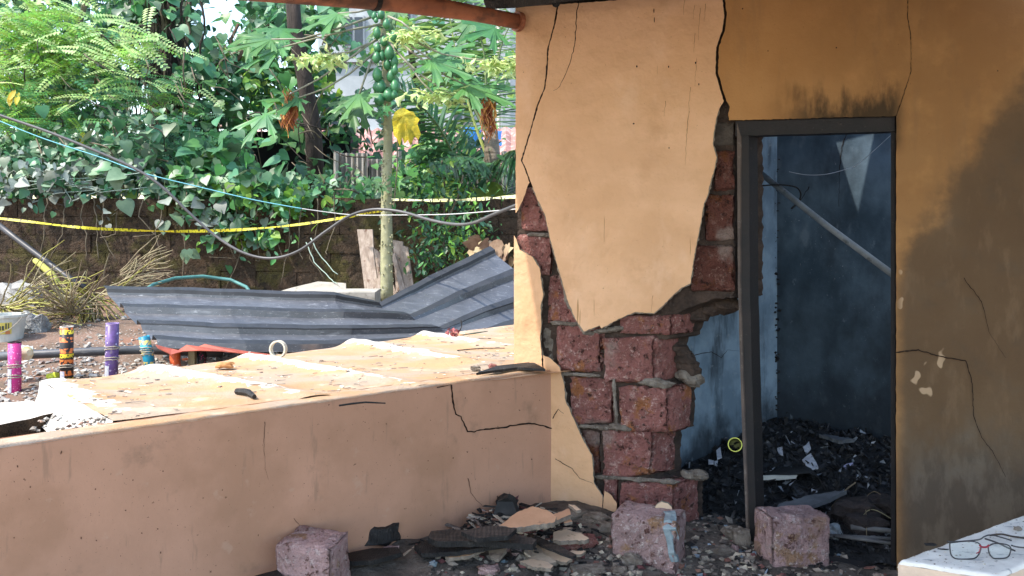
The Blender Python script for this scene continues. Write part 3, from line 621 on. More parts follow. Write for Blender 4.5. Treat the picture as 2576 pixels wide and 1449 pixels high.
a_ = onz(565, 928, ZT); chunk('brick_fragment', a_ + V((0, 0, .02)), .035, mat('orange_brick', ((.48, .25, .1), (.4, .19, .08), 20), [], .9), 'orange brick fragment on the far edge of the platform', 'brick', sq=(1.4, .9, .5))
# ring of masking tape standing on edge
c = onz(700, 906, ZT); zc = PT(c.x, c.y)[0]; Yr = c.y; rr = 22 / F * Yr; c = V((c.x, Yr, zc + rr))
mb = MB(); mb.lathe([(rr, -.014), (rr, .014), (rr * .83, .014), (rr * .83, -.014), (rr, -.014)], c, (.22, 1, -.05), 36)
tag(mb.build('tape_ring', mat('tape_cream', ((.62, .56, .45), (.5, .45, .36), 30), [], .6), smooth=False), 'cream cardboard tape ring standing on edge on the platform', 'ring')
# crushed red flower with a leaf
fl = thing('crushed_flower', 'crushed red flower with dark leaf lying on the platform below the bent sheet', 'flower', onz(1145, 852, ZT))
c = onz(1142, 852, ZT); c.z = PT(c.x, c.y)[0]; mb = MB()
for k in range(30):
    d = V((R.gauss(0, .022), R.gauss(0, .02), R.uniform(0, .04))); s_ = R.uniform(.008, .015); M_ = Euler((R.uniform(0, 6), R.uniform(0, 6), 0)).to_matrix()
    mb.add([c + d + M_ @ V(p) * s_ for p in ((-1, -.6, 0), (1, -.6, .2), (.9, .7, 0), (-.8, .8, .3))], [(0, 1, 2, 3)])
mb.build('petals', mat('red_petals', ((.36, .085, .09), (.24, .10, .10), 40), [], .7, leafvar=.5), fl, kind='stuff')
mb = MB(); mb.tube([c + V((.03, 0, .02)), c + V((.05, .01, .06)), c + V((.045, .01, .1))], .004, 5); mb.build('stalk', M_char, fl)
mb = MB(); q = [c + V(p) for p in ((.04, -.03, .01), (.13, -.02, .018), (.22, .02, .03), (.14, .03, .02))]; mb.slab(q, [p - V((0, 0, .004)) for p in q]); mb.build('leaf', mat('dark_leaf', (.04, .06, .04)), fl)

# ------------------------------------------------------------------ bent sheet of dark roofing
T_ = [at(262, 733, 6.35), at(560, 740, 6.35), at(838, 748, 6.4), at(945, 770, 6.5), at(1082, 703, 7.0), at(1232, 630, 7.5)]
B_ = [at(400, 874, 5.40), at(620, 884, 5.45), at(900, 884, 5.75), at(1190, 858, 6.15), at(1300, 830, 6.5), at(1440, 790, 6.9)]
sh = thing('roofing_sheet', 'bent dark ribbed metal roofing sheet propped against the platform', 'roofing sheet', at(900, 890, 5.9))
RIB = [.03, .37, .68, .94]
def sheetpt(a, b):
    f = a * (len(T_) - 1); i = min(int(f), len(T_) - 2); t = f - i
    p = T_[i].lerp(T_[i + 1], t).lerp(B_[i].lerp(B_[i + 1], t), b)
    tu = (T_[i + 1] - T_[i]); tv = (B_[i] - T_[i]); nn = tu.cross(tv).normalized(); nn = nn if nn.z > 0 else -nn
    h_ = 0
    for r_ in RIB:
        d = abs(b - r_)
        h_ = max(h_, min(1, max(0, (.05 - d) / .02)))
    fl_ = 1
    if 3 <= f < 4.2: fl_ = .35 + .65 * min(1, abs(f - 3.0) / 1.0)
    return p + nn * (.042 * h_ * fl_ + .012 * noise.noise(p * 2.3) + .005 * noise.noise(p * 9))
mb = MB(); bs_ = sorted(set([0, 1] + [min(1, max(0, r_ + d)) for r_ in RIB for d in (-.05, -.03, .03, .05)] + [k / 14 for k in range(15)]))
na = 60; vv = [sheetpt(i / na, b) for i in range(na + 1) for b in bs_]; nb_ = len(bs_)
mb.add(vv, [(i * nb_ + j, (i + 1) * nb_ + j, (i + 1) * nb_ + j + 1, i * nb_ + j + 1) for i in range(na) for j in range(nb_ - 1)])
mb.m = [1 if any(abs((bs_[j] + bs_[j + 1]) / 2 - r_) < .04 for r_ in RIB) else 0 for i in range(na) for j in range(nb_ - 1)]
M_rib = mat('sheet_rib_shade', ((.035, .037, .042), (.022, .024, .028), 5), [dict(c=(.16, .165, .175), s=30, st=(2, 1, 1), lo=.64, hi=.72, a=.5)], .5, spec=.4)  # darker rib colour paints in the shade on the rib sides
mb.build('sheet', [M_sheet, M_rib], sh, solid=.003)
rs = thing('red_sheet', 'rust red roofing strip folded under the lower edge of the dark sheet', 'roofing sheet', at(520, 885, 5.3))
q0 = [(392, 868), (432, 878), (445, 884), (470, 868), (500, 872), (515, 866), (560, 874), (620, 884), (690, 893)]
q1 = [(398, 876), (430, 892), (460, 884), (500, 882), (560, 884), (600, 888), (640, 893), (670, 896), (692, 897)]
mb = MB(); mb.add([at(u, v, 5.25) for u, v in q0] + [at(u, v, 5.12) for u, v in q1], [(i, i + 1, i + 10, i + 9) for i in range(8)]); mb.build('strip', M_redtin, rs, solid=.004)

# ------------------------------------------------------------------ spent firework tubes tied along a pole
M_twine = mat('twine', ((.42, .37, .3), (.3, .26, .2), 60), [], .9)
pole = MB(); pp_ = [at(-40, 899, 5.35), at(60, 893, 5.37), at(200, 886, 5.42), at(350, 880, 5.5), at(480, 884, 5.6), at(560, 890, 5.7)]
pole.tube(pp_, .029, 10); tag(pole.build('tie_pole', mat('grey_pole', ((.075, .08, .088), (.05, .052, .058), 6), [dict(c=(.22, .22, .22), s=12, st=(.3, 2, 2), lo=.6, hi=.7, a=.5)], .45, spec=.5), smooth=True), 'dark grey pole lying level behind the firework tubes', 'pole')
def band_extra(kind, cols):
    def fn(N, Lk, c, mix, smooth, tex, math_, pos):
        sp = N.new('ShaderNodeSeparateXYZ'); Lk.new(pos, sp.inputs[0])
        if kind == 'rings':
            w = N.new('ShaderNodeMath'); w.operation = 'PINGPONG'; Lk.new(sp.outputs[2], w.inputs[0]); w.inputs[1].default_value = .035
            f = smooth(w.outputs[0], .018, .021); f = math_('MULTIPLY', f, smooth(tex('voro', 42), .62, .5))
            c = mix(c, cols[0], f)
            w2 = N.new('ShaderNodeMath'); w2.operation = 'PINGPONG'; Lk.new(math_('ADD', sp.outputs[2], .012), w2.inputs[0]); w2.inputs[1].default_value = .075
            c = mix(c, cols[1], math_('MULTIPLY', smooth(w2.outputs[0], .06, .064), smooth(tex('noise', 70), .45, .52)))
        else:
            v = tex('voro', 36 if kind == 'stars' else 60); c = mix(c, cols[0], smooth(v, .27, .2, .75))
            c = mix(c, cols[1], smooth(tex('noise', 30), .62, .7, .6))
        return c
    return fn
def ftube(u, v0, v1, Y, wpx, mt, label, tilt=0, rim=None, sticker=None, twine=(.45, .62), cut=False, low=.06):
    b_ = at(u + tilt, v1, Y); t_ = at(u, v0, Y); b_ = b_ + (b_ - t_).normalized() * low
    r_ = wpx / 2 / F * Y; o_ = thing('firework_tube', label, 'tube', b_, 'spent firework tubes tied to the pole')
    L_ = (t_ - b_).length; ax = (t_ - b_).normalized(); mb = MB()
    mb.lathe([(0, 0), (r_, 0), (r_, L_), (r_ * .86, L_), (r_ * .86, L_ * .4), (0, L_ * .4)], b_, ax, 24)
    if cut: mb.v = [tuple(V(p) - ax * max(0, ((V(p) - b_).x + r_) / (2 * r_)) * .075 * (1 if (V(p) - b_).dot(ax) > L_ * .9 else 0)) for p in mb.v]
    body = mb.build('tube', mt, o_, smooth=False)
    for p in body.data.polygons: p.use_smooth = len(p.vertices) == 4
    mb = MB(); mb.lathe([(r_ * 1.02, 0), (r_ * 1.02, .006), (r_ * .84, .006), (r_ * .84, 0), (r_ * 1.02, 0)], t_ - ax * .003 if not cut else b_ + ax * L_ * .02, ax, 20); mb.build('rim', rim or M_white, o_)
    for f in twine:
        mb = MB(); pts = []; c_ = b_ + ax * L_ * f
        for k in range(33): a = k / 32 * 4 * math.pi; pts.append(c_ + V((math.cos(a) * (r_ + .004), math.sin(a) * (r_ + .004), .012 * math.sin(a * .5) + .004 * math.cos(a * 2.3))))
        mb.tube(pts, .0035, 5); mb.build('twine', M_twine, o_)
    if sticker:
        mb = MB(); q = []
        for k in range(5):
            for z_ in sticker[:2]:
                a = math.radians(sticker[2] + k * 12); q.append(b_ + ax * L_ * z_ + V((math.cos(a), math.sin(a), 0)) * (r_ + .0015))
        mb.add(q, [(2 * k, 2 * k + 2, 2 * k + 3, 2 * k + 1) for k in range(4)]); mb.build('label', mat('sticker_grey', ((.5, .5, .55), (.35, .35, .42), 90), [], .6), o_)
    return o_
mt1 = mat('tube_pink', ((.58, .045, .25), (.46, .04, .2), 9), [dict(c=(.28, .24, .21), s=22, lo=.54, hi=.7, a=.6)], .45, obj=True, extra=band_extra('dots', [(.8, .35, .58), (.85, .3, .55)]))
mt2 = mat('tube_black_orange', (.025, .022, .022), [], .45, obj=True, extra=band_extra('rings', [(.75, .2, .05), (.75, .6, .04)]))
mt3 = mat('tube_purple', ((.17, .1, .32), (.09, .055, .15), 9), [dict(c=(.28, .24, .21), s=22, lo=.54, hi=.7, a=.6)], .4, obj=True, extra=band_extra('stars', [(.62, .55, .8), (.4, .36, .5)]))
mt4 = mat('tube_blue', ((.015, .24, .36), (.01, .16, .26), 9), [dict(c=(.28, .24, .21), s=22, lo=.54, hi=.7, a=.6)], .45, obj=True, extra=band_extra('rings', [(.6, .5, .15), (.05, .4, .5)]))
mt5 = mat('tube_orange', ((.62, .1, .025), (.5, .07, .02), 9), [dict(c=(.28, .24, .21), s=22, lo=.54, hi=.7, a=.6)], .5, obj=True, extra=band_extra('dots', [(.7, .2, .1), (.12, .1, .1)]))
mt6 = mat('tube_dark', ((.03, .028, .035), (.05, .05, .03), 9), [], .5, obj=True, extra=band_extra('dots', [(.6, .05, .2), (.2, .2, .06)]))
ftube(37, 861, 990, 5.2, 30, mt1, 'bright pink firework tube at the left end of the pole', 0, M_char, (.18, .58, 225))
ftube(168, 822, 955, 5.28, 31, mt2, 'black firework tube with orange and yellow print', 0, None, (.1, .3, 230), (.38,))
ftube(283, 814, 948, 5.36, 31, mt3, 'purple firework tube with pale star print', -3, mat('tube_rim_purple', (.35, .25, .5)), (.12, .34, 225))
ftube(362, 846, 930, 5.4, 27, mt4, 'teal blue firework tube tilted and torn open at the top', 18, None, (.14, .34, 230), (.62, .72), True)
ftube(440, 876, 928, 5.5, 26, mt5, 'orange firework tube standing under the red tin strip', 1, None, None, ())
ftube(507, 884, 925, 5.6, 24, mt6, 'dark firework tube with a pink and green print beside the wooden post', 0, M_char, None, ())
mb = MB(); mb.box(at(484, 905, 5.55), (.042, .04, .24)); tag(mb.build('wooden_post', mat('raw_wood', ((.32, .26, .15), (.22, .17, .1), 20, (1, 1, .1)), [], .85)), 'short square wooden post beside the dark firework tube', 'post')
# litter by the tubes
def gr(u, v, dz=0):                                    # where a line of sight meets the courtyard ground
    y = 4.2
    while y < 9 and at(u, v, y).z > G(*at(u, v, y)[:2]): y += .02
    p = at(u, v, y); p.z += dz; return p
chunk('paper_scrap', gr(65, 893, .03), .05, mat('pale_paper', ((.6, .72, .74), (.45, .6, .62), 20)), 'pale blue crumpled paper scrap behind the pink tube', 'litter', sq=(1, .4, .8))
chunk('yellow_fruit', gr(134, 962, .03), .038, mat('lime_skin', ((.5, .52, .04), (.4, .45, .03), 9), [], .5), 'round yellow-green lime lying by the black tube', 'fruit', sq=(1, 1, .9))
mb = MB(); mb.lathe([(0, 0), (.04, 0), (.045, .03), (.02, .05), (0, .05)], at(60, 890, 5.3), (1, -.4, .2), 14); tag(mb.build('bottle_cap', mat('yellow_cap', ((.6, .42, .1), (.7, .6, .45), 12))), 'yellow and white cap tucked behind the pink tube', 'cap')
chunk('orange_wrapper', gr(470, 908, .01), .03, mat('orange_wrap', (.6, .15, .06)), 'small orange wrapper on the gravel beside the tubes', 'litter', sq=(1.2, .5, .4))
# ------------------------------------------------------------------ plastic tub, rock, coconut flower stalks
tb = thing('plastic_tub', 'dirty white plastic tub with printed label and wire handle at the left edge', 'bucket', at(15, 868, 6.6))
c = at(15, 868, 6.6); mb = MB(); mb.lathe([(0, 0), (.115, 0), (.14, .225), (.148, .225), (.148, .245), (.135, .245), (.11, .02), (0, .02)], c, (0, 0, 1), 28); mb.build('tub', mat('dirty_white_plastic', ((.58, .58, .53), (.45, .45, .4), 7), [dict(c=(.3, .27, .2), s=9, lo=.6, hi=.7, a=.5)], .5), tb, smooth=False)
def arc(name, z0, z1, a0, a1, mt, r=.135):
    mb = MB(); q = []
    for k in range(9):
        a = math.radians(a0 + (a1 - a0) * k / 8)
        for z_ in (z0, z1): rr_ = .115 + .025 * z_ / .225 + .002; q.append(c + V((math.cos(a) * rr_, math.sin(a) * rr_, z_)))
    mb.add(q, [(2 * k, 2 * k + 2, 2 * k + 3, 2 * k + 1) for k in range(8)]); return mb.build(name, mt, tb)
M_ly = mat('label_yellow', (.6, .5, .12)); M_lk = mat('label_dark', (.06, .07, .06)); M_lo = mat('label_orange', (.5, .2, .08))
arc('label', .10, .19, 262, 318, M_ly); 
for a0, a1, z0, z1, m_ in ((266, 276, .13, .165, M_lk), (279, 287, .13, .165, M_lk), (290, 296, .13, .165, M_lk), (300, 304, .14, .185, M_lk), (308, 311, .14, .185, M_lk), (268, 282, .105, .12, M_lo), (300, 314, .1, .125, M_lo)):
    o_ = arc('label_print', z0, z1, a0, a1, m_); o_.location += V((.0, -.003, 0))
mb = MB(); mb.tube([c + V((math.cos(a) * .15, -.02 + math.sin(a) * .15 - .02, .23 - .12 * math.sin(math.pi * k / 10))) for k in range(11) for a in [math.radians(200 + 160 * k / 10)]], .004, 5); mb.build('handle', M_twine, tb)
chunk('concrete_rock', at(30, 765, 8.0), .3, mat('grey_rock', ((.36, .35, .32), (.24, .23, .21), 8), [], .9, [('noise', 30, .6, .02)]), 'grey broken concrete lump by the foot of the mossy wall', 'rock', sq=(1, .6, .75))
chunk('grey_sack', at(82, 835, 6.9), .15, mat('grey_sack', ((.3, .31, .3), (.2, .2, .2), 14), [], .9, [('noise', 18, .8, .04)]), 'crumpled grey plastic sack beside the white tub', 'sack', sq=(.9, .7, 1.2))
M_spad = mat('dry_stalk', ((.28, .23, .14), (.17, .135, .085), 9), [], .9, leafvar=.6)
M_spadg = mat('green_stalk', ((.36, .34, .08), (.27, .24, .07), 9), [], .8, leafvar=.4)
def bunch(u, v, Y, dirs, n, L_, spread, label, green=.4, stem=None):
    c = at(u, v, Y); o_ = thing('coconut_flower_stalk', label, 'dried plant', c, 'cut coconut flower stalks piled by the mossy wall'); g = MB(); d_ = MB()
    for k in range(n):
        b = V(dirs).normalized(); dv = (b + V((R.gauss(0, spread), R.gauss(0, spread), R.gauss(0, spread)))).normalized(); ln = L_ * R.uniform(.55, 1.15); pts = [c + V((R.gauss(0, .02), R.gauss(0, .02), R.gauss(0, .02)))]; q = dv.copy()
        for s_ in range(6): q = (q + V((R.gauss(0, .16), R.gauss(0, .16), R.gauss(0, .16) - .03))).normalized(); pts.append(pts[-1] + q * ln / 6)
        (g if R.random() < green else d_).tube(pts, [.007, .0065, .006, .006, .005, .004, .003], 4, cap=False)
    if g.v: g.build('fresh_strands', M_spadg, o_, kind='stuff')
    if d_.v: d_.build('dry_strands', M_spad, o_, kind='stuff')
    if stem:
        mb = MB(); mb.tube([c] + [at(*s_) for s_ in stem], [.03, .034, .03, .025][:len(stem) + 1], 8); mb.build('stem', M_spadg, o_, smooth=True)
bunch(8, 778, 7.3, (1, -.3, -.35), 70, .75, .3, 'yellow-green coconut flower stalk spilling over the white tub', .6)
bunch(20, 772, 7.4, (1, 0, .75), 16, .8, .16, 'few straight coconut strands reaching up beside the concrete lump', .5)
bunch(225, 745, 7.6, (.1, -.3, -.2), 120, .45, .6, 'largest tangled coconut flower stalk in the middle of the pile', .55)
bunch(150, 720, 7.8, (.5, -.2, -.8), 40, .5, .35, 'coconut flower stalk with a thick green stem leaning on the mossy wall', .35, [(130, 690, 7.85), (105, 668, 7.9), (88, 655, 7.95)])
bunch(280, 740, 7.9, (1, -.1, .45), 60, .55, .25, 'grey dry coconut strands fanning towards the bent sheet', .05)
bunch(180, 790, 7.2, (-.2, -.3, .4), 60, .5, .55, 'grey dry coconut strands tangled low in front of the pile', .1)
bunch(310, 690, 8.2, (.9, 0, .5), 30, .5, .2, 'dry coconut strands standing against the mossy wall', .0)
mb = MB(); mb.tube([at(-30, 545, 8.6), at(40, 600, 8.5), at(160, 690, 8.3), at(215, 725, 8.2)], .032, 8); tag(mb.build('black_pipe', mat('black_pvc', ((.035, .034, .04), (.025, .025, .028), 5), [], .45, spec=.5), smooth=True), 'black pipe leaning down across the mossy wall at far left', 'pipe')
mb = MB(); hp_ = [at(u, v, y) for u, v, y in ((350, 740, 7.6), (385, 716, 7.8), (440, 700, 8.1), (510, 695, 8.3), (580, 704, 8.4), (620, 722, 8.3), (634, 742, 8.1))]; mb.tube(hp_, .017, 8)
tag(mb.build('garden_hose', mat('teal_hose', ((.09, .24, .22), (.06, .17, .16), 6), [], .5), smooth=True), 'teal garden hose arching above the dark sheet', 'hose')
# ------------------------------------------------------------------ mossy retaining wall of laterite courses
rw = thing('retaining_wall', 'dark mossy laterite retaining wall behind the courtyard', 'wall', (-2.5, 9.1, .8))
mb = MB(); mb.box((-3, 9.32, 1.25), (9.4, .52, 1.14)); mb.build('wall_core', M_moss, rw)
for c_ in range(6):
    z = .72 + c_ * .198; x = -7.2 - .2 * (c_ % 2)
    while x < 1.55:
        w_ = R.uniform(.36, .46); d = R.uniform(0, .02); j = lambda: R.uniform(-.008, .008)
        mb = MB(); a, b = x + .003, x + w_ - .003; z0, z1 = z + .002, z + .196; y0, y1 = 9.05 - d * .7, 9.12
        vs_ = [(a + j(), y0 + j(), z0 + j()), (b + j(), y0 + j(), z0 + j()), (b + j(), y0 + j(), z1 + j()), (a + j(), y0 + j(), z1 + j()), (a, y1, z0), (b, y1, z0), (b, y1, z1), (a, y1, z1)]
        m_ = ((a + b) / 2 + j() * 4, y0 - R.uniform(.002, .016), (z0 + z1) / 2 + j() * 3)
        mb.add(vs_ + [m_], [(0, 1, 8), (1, 2, 8), (2, 3, 8), (3, 0, 8), (1, 5, 6, 2), (4, 0, 3, 7), (3, 2, 6, 7), (0, 4, 5, 1)])
        mb.build('block', M_moss, rw); x += w_

# ------------------------------------------------------------------ leaves
def lm(name, c1, c2, tr=.3, var=.55, rough=.55):
    return mat(name, (c1, c2, 5), [], rough * .8, trans=tr, leafvar=var, spec=.55)
L_dark = lm('leaf_dark', (.042, .12, .05), (.026, .08, .036), .25)
L_mid = lm('leaf_mid', (.11, .28, .07), (.07, .20, .06), .38)
L_teal = lm('leaf_teal', (.085, .24, .105), (.055, .17, .08), .3)
L_bright = lm('leaf_bright', (.27, .44, .06), (.18, .36, .055), .45)
L_pale = lm('leaf_pale', (.48, .62, .25), (.36, .52, .2), .4)
L_dust = lm('leaf_dusty', (.17, .25, .145), (.10, .165, .095), .2, .7, .55)
L_grey = lm('leaf_withered', (.27, .30, .26), (.15, .18, .15), .15, .8, .7)
L_yel = lm('leaf_yellow', (.60, .46, .02), (.48, .40, .03), .35, .3)
L_brown = lm('leaf_brown', (.55, .22, .06), (.42, .15, .045), .25, .4, .8)
L_wilt = lm('leaf_wilted', (.66, .74, .36), (.52, .62, .26), .35, .35, .7)
L_papaya = lm('leaf_papaya', (.10, .26, .07), (.065, .19, .07), .35, .4)
M_stem = mat('vine_stem', ((.16, .13, .09), (.09, .075, .05), 9), [], .9)
M_bark = mat('tree_bark', ((.06, .045, .038), (.03, .024, .02), 9, (1, 1, .3)), [], .95, [('noise', 20, .8, .04, (1, 1, .3))])
LEAVES = [L_dark, L_mid, L_teal, L_bright, L_pale, L_dust, L_grey, L_yel, L_brown, L_papaya, L_wilt]
LI = {m.name: i for i, m in enumerate(LEAVES)}
def heart():
    out = [(0, .02), (.22, -.10), (.44, .02), (.52, .25), (.42, .55), (.2, .85), (0, 1.08)]; mid = [(0, .02), (0, .12), (0, .3), (0, .5), (0, .72), (0, .92), (0, 1.08)]
    vs = [(x, y, -.05 + .10 * abs(x) - .22 * (y - .3) ** 2 + .03 * math.sin(y * 9) * abs(x)) for x, y in out[1:6]] + [(-x, y, -.05 + .10 * abs(x) - .22 * (y - .3) ** 2 - .03 * math.sin(y * 8) * abs(x)) for x, y in out[1:6]]
    vs += [(0, y, -.06 - .22 * (y - .3) ** 2) for y in (.02, .3, .6, 1.08)]
    a = lambda k: k; b = lambda k: 5 + k; m = lambda k: 10 + k
    return vs, [(m(0), a(0), a(1), m(1)), (m(1), a(1), a(2)), (m(1), a(2), a(3), m(2)), (m(2), a(3), a(4), m(3)), (m(0), m(1), b(1), b(0)), (m(1), b(2), b(1)), (m(1), m(2), b(3), b(2)), (m(2), m(3), b(4), b(3))]
def oval():
    vs = []
    for i, (y, w_) in enumerate(((0, 0), (.2, .16), (.5, .22), (.8, .13), (1, 0))): vs += [(-w_, y, .05 - .15 * (y - .4) ** 2), (0, y, -.15 * (y - .4) ** 2), (w_, y, .05 - .15 * (y - .4) ** 2)]
    return vs, [(3 * i, 3 * i + 1, 3 * i + 4, 3 * i + 3) for i in range(4)] + [(3 * i + 1, 3 * i + 2, 3 * i + 5, 3 * i + 4) for i in range(4)]
def lobed(n=7, seed=1, sub=True):
    r = random.Random(seed); vs = [(0, 0, 0)]; rim = []
    for k in range(n):
        a = math.radians(-150 + 300 * k / (n - 1)) + math.pi / 2; L_ = (.75 + .35 * math.cos(a - math.pi / 2)) * r.uniform(.9, 1.1)
        for da, f in ((-.21, .42), (-.15, .62), (-.17, .74), (-.05, .82), (0, 1.0), (.05, .82), (.17, .74), (.15, .62), (.21, .42)):
            rr = L_ * f; aa = a + da; rim.append((rr * math.cos(aa), rr * math.sin(aa) + .1, -.25 * rr * rr + .05 * math.cos(da * 14)))
    vs += rim; N_ = len(rim)
    return vs, [(0, 1 + i, 2 + i) for i in range(N_ - 1)]
def spray(n=11):
    vs = []; fs = []
    for k in range(n):
        y = .08 + .9 * k / n; z = -.22 * y * y; w_ = .2 * (1 - .55 * (k / n)) ; s_ = .052
        for sg in (-1, 1):
            b = len(vs); vs += [(0, y, z), (sg * w_ * .5, y + s_ + .02, z + .012), (sg * w_, y + .04, z - .01), (sg * w_ * .5, y - s_ + .035, z + .012)]; fs += [(b, b + 1, b + 2, b + 3)]
    return vs, fs
T_heart, T_oval, T_spray, T_lobe = heart(), oval(), spray(), lobed()
def lmat(p, nrm, tip, size):
    z = nrm.normalized(); y = (tip - z * tip.dot(z)); y = y.normalized() if y.length > 1e-5 else z.orthogonal().normalized(); x = y.cross(z)
    M_ = Matrix((x, y, z)).transposed().to_4x4() * 1.0
    return Matrix.Translation(p) @ M_ @ Matrix.Scale(size, 4)
def addleaf(mb, T, M_, mi): mb.add([M_ @ V(p) for p in T[0]], T[1], mi)
SHARED = {}
def leafmesh(T, mt):
    k = (id(T), mt.name)
    if k not in SHARED:
        me = bpy.data.meshes.new('leaf'); me.from_pydata(T[0], [], T[1]); me.materials.append(mt); me.polygons.foreach_set('use_smooth', [True] * len(me.polygons)); SHARED[k] = me
    return SHARED[k]
def place(T, mt, M_, parent, name='leaf'):
    o = bpy.data.objects.new(name, leafmesh(T, mt)); COL.objects.link(o); o.parent = parent; o.matrix_local = Matrix.Translation(-parent.location) @ M_; return o
SKY = [(560, 45, 62, 66), (905, 40, 40, 60), (870, 205, 42, 46), (655, 330, 34, 22), (700, 150, 22, 26), (800, 95, 20, 34), (1010, 330, 30, 18), (690, 398, 62, 42), (930, 300, 30, 40)]
def insky(u, v): return any(((u - a) / c) ** 2 + ((v - b) / d) ** 2 < 1 for a, b, c, d in SKY)
CAMP = V((0, 0, CH))
def foliage(name, label, cat, base, clusters, nparts, group=None, T=T_heart, hang=.8, gaps=True, extra=None, face=.75):
    """clusters: (u, v, Y, ru, rv, rY, n, size0, size1, [(material, weight)...])"""
    root = thing(name, label, cat, base, group); L_ = []
    for (u, v, Y, ru, rv, rY, n, s0, s1, mw) in clusters:
        ms = [m for m, w_ in mw]; ws = [w_ for m, w_ in mw]
        for k in range(int(n * 1.75)):
            a, b = R.gauss(0, .5), R.gauss(0, .5); uu, vv = u + a * ru, v + b * rv; y = Y + R.uniform(-1, 1) * rY
            if gaps and insky(uu, vv) and y > 9.15 and R.random() < .93: continue
            p = at(uu, vv, y); tocam = (CAMP - p).normalized()
            nrm = tocam * face + V((0, 0, .75)) + V((R.gauss(0, .65), R.gauss(0, .55), R.gauss(0, .55)))
            tip = V((R.gauss(0, .6), R.gauss(0, .4), -hang))
            L_.append((lmat(p, nrm, tip, .72 * (s0 * .55 + (s1 - s0 * .55) * R.random() ** 1.6)), R.choices(ms, ws)[0], y))
    L_.sort(key=lambda q: -(q[0].to_scale().x / q[2] ** 1.6))
    for M_, mt, y in L_[:nparts]: place(T, mt, M_, root)
    mb = MB()
    for i_, (M_, mt, y) in enumerate(L_[nparts:]): addleaf(mb, T_oval if (T is T_heart and i_ % 3 == 0) else T, M_, LI[mt.name])
    if extra: extra(mb, root)
    if mb.v: mb.build('foliage', LEAVES, root, smooth=True, kind='stuff')
    return root
def stems(root, lst, r, mt=None, name='stem', n=5):
    for pts in lst:
        mb = MB(); pp = [at(*p) for p in pts]; q = []
        for i in range(len(pp) - 1):
            for k in range(4): t = k / 4; q.append(pp[i].lerp(pp[i + 1], t) + V((R.gauss(0, 1), R.gauss(0, 1), R.gauss(0, 1))) * r * .7)
        q.append(pp[-1]); mb.tube(q, [r * (1 - .4 * i / len(q)) for i in range(len(q))], n); mb.build(name, mt or M_stem, root, smooth=True)
# tall vine-wrapped tree, left of centre
t1 = foliage('vine_wrapped_tree', 'tall dark tree trunk wrapped in dead vines and grey-green heart leaves', 'tree', at(430, 520, 11.3),
    [(430, 40, 11.2, 170, 90, .35, 150, .14, .28, [(L_teal, 3), (L_dust, 3), (L_dark, 3)]), (520, 180, 10.9, 110, 120, .3, 110, .14, .28, [(L_teal, 3), (L_dust, 2), (L_mid, 1)]), (520, 330, 11, 90, 110, .3, 150, .12, .24, [(L_dark, 3), (L_teal, 2)]), (330, 20, 11, 120, 60, .4, 120, .15, .25, [(L_mid, 2), (L_dark, 2)])], 60)
mb = MB(); mb.tube([at(440, 540, 11.3), at(430, 300, 11.3), at(420, 120, 11.35), at(415, -80, 11.4)], [.34, .25, .24, .22], 12); mb.build('trunk', M_bark, t1, smooth=True)
for k in range(34):
    u = R.gauss(420, 38); stems(t1, [[(u, -40, 11.0 + R.uniform(-.1, .1)), (u + R.gauss(0, 14), 80, 10.98), (u + R.gauss(0, 18), 190, 11.0), (u + R.gauss(6, 20), R.uniform(260, 380), 11.02)]], R.uniform(.008, .022), M_bark if k % 3 else M_stem, 'dead_vine')
# leaning dark tree
t2 = foliage('leaning_tree', 'slender dark tree trunk leaning between broad leaves left of the papaya', 'tree', at(795, 520, 12),
    [(720, 60, 12, 170, 90, .7, 420, .16, .30, [(L_teal, 3), (L_mid, 2), (L_dark, 2)]), (700, 220, 11.6, 190, 120, .7, 430, .16, .30, [(L_mid, 3), (L_teal, 2), (L_dark, 2), (L_bright, 2)]), (820, 210, 12.2, 110, 130, .5, 170, .14, .26, [(L_mid, 2), (L_dark, 2), (L_bright, 1)]), (620, 120, 11.8, 90, 100, .5, 160, .16, .3, [(L_mid, 2), (L_teal, 2)]), (850, 30, 12.4, 120, 70, .6, 150, .14, .25, [(L_mid, 2), (L_teal, 2)])], 90)
mb = MB(); mb.tube([at(800, 540, 11.0), at(788, 330, 10.9), at(765, 190, 10.8), at(742, 80, 10.8), at(732, -60, 10.8)], [.115, .11, .10, .095, .085], 10); mb.build('trunk', M_bark, t2, smooth=True)
stems(t2, [[(545, 460, 11.2), (540, 300, 11.2), (555, 180, 11.2), (600, 60, 11.3)], [(560, 200, 11.2), (610, 130, 11.2), (680, 60, 11.4)]], .035, mat('brown_branch', ((.13, .08, .055), (.08, .05, .035), 9), [], .9), 'branch')
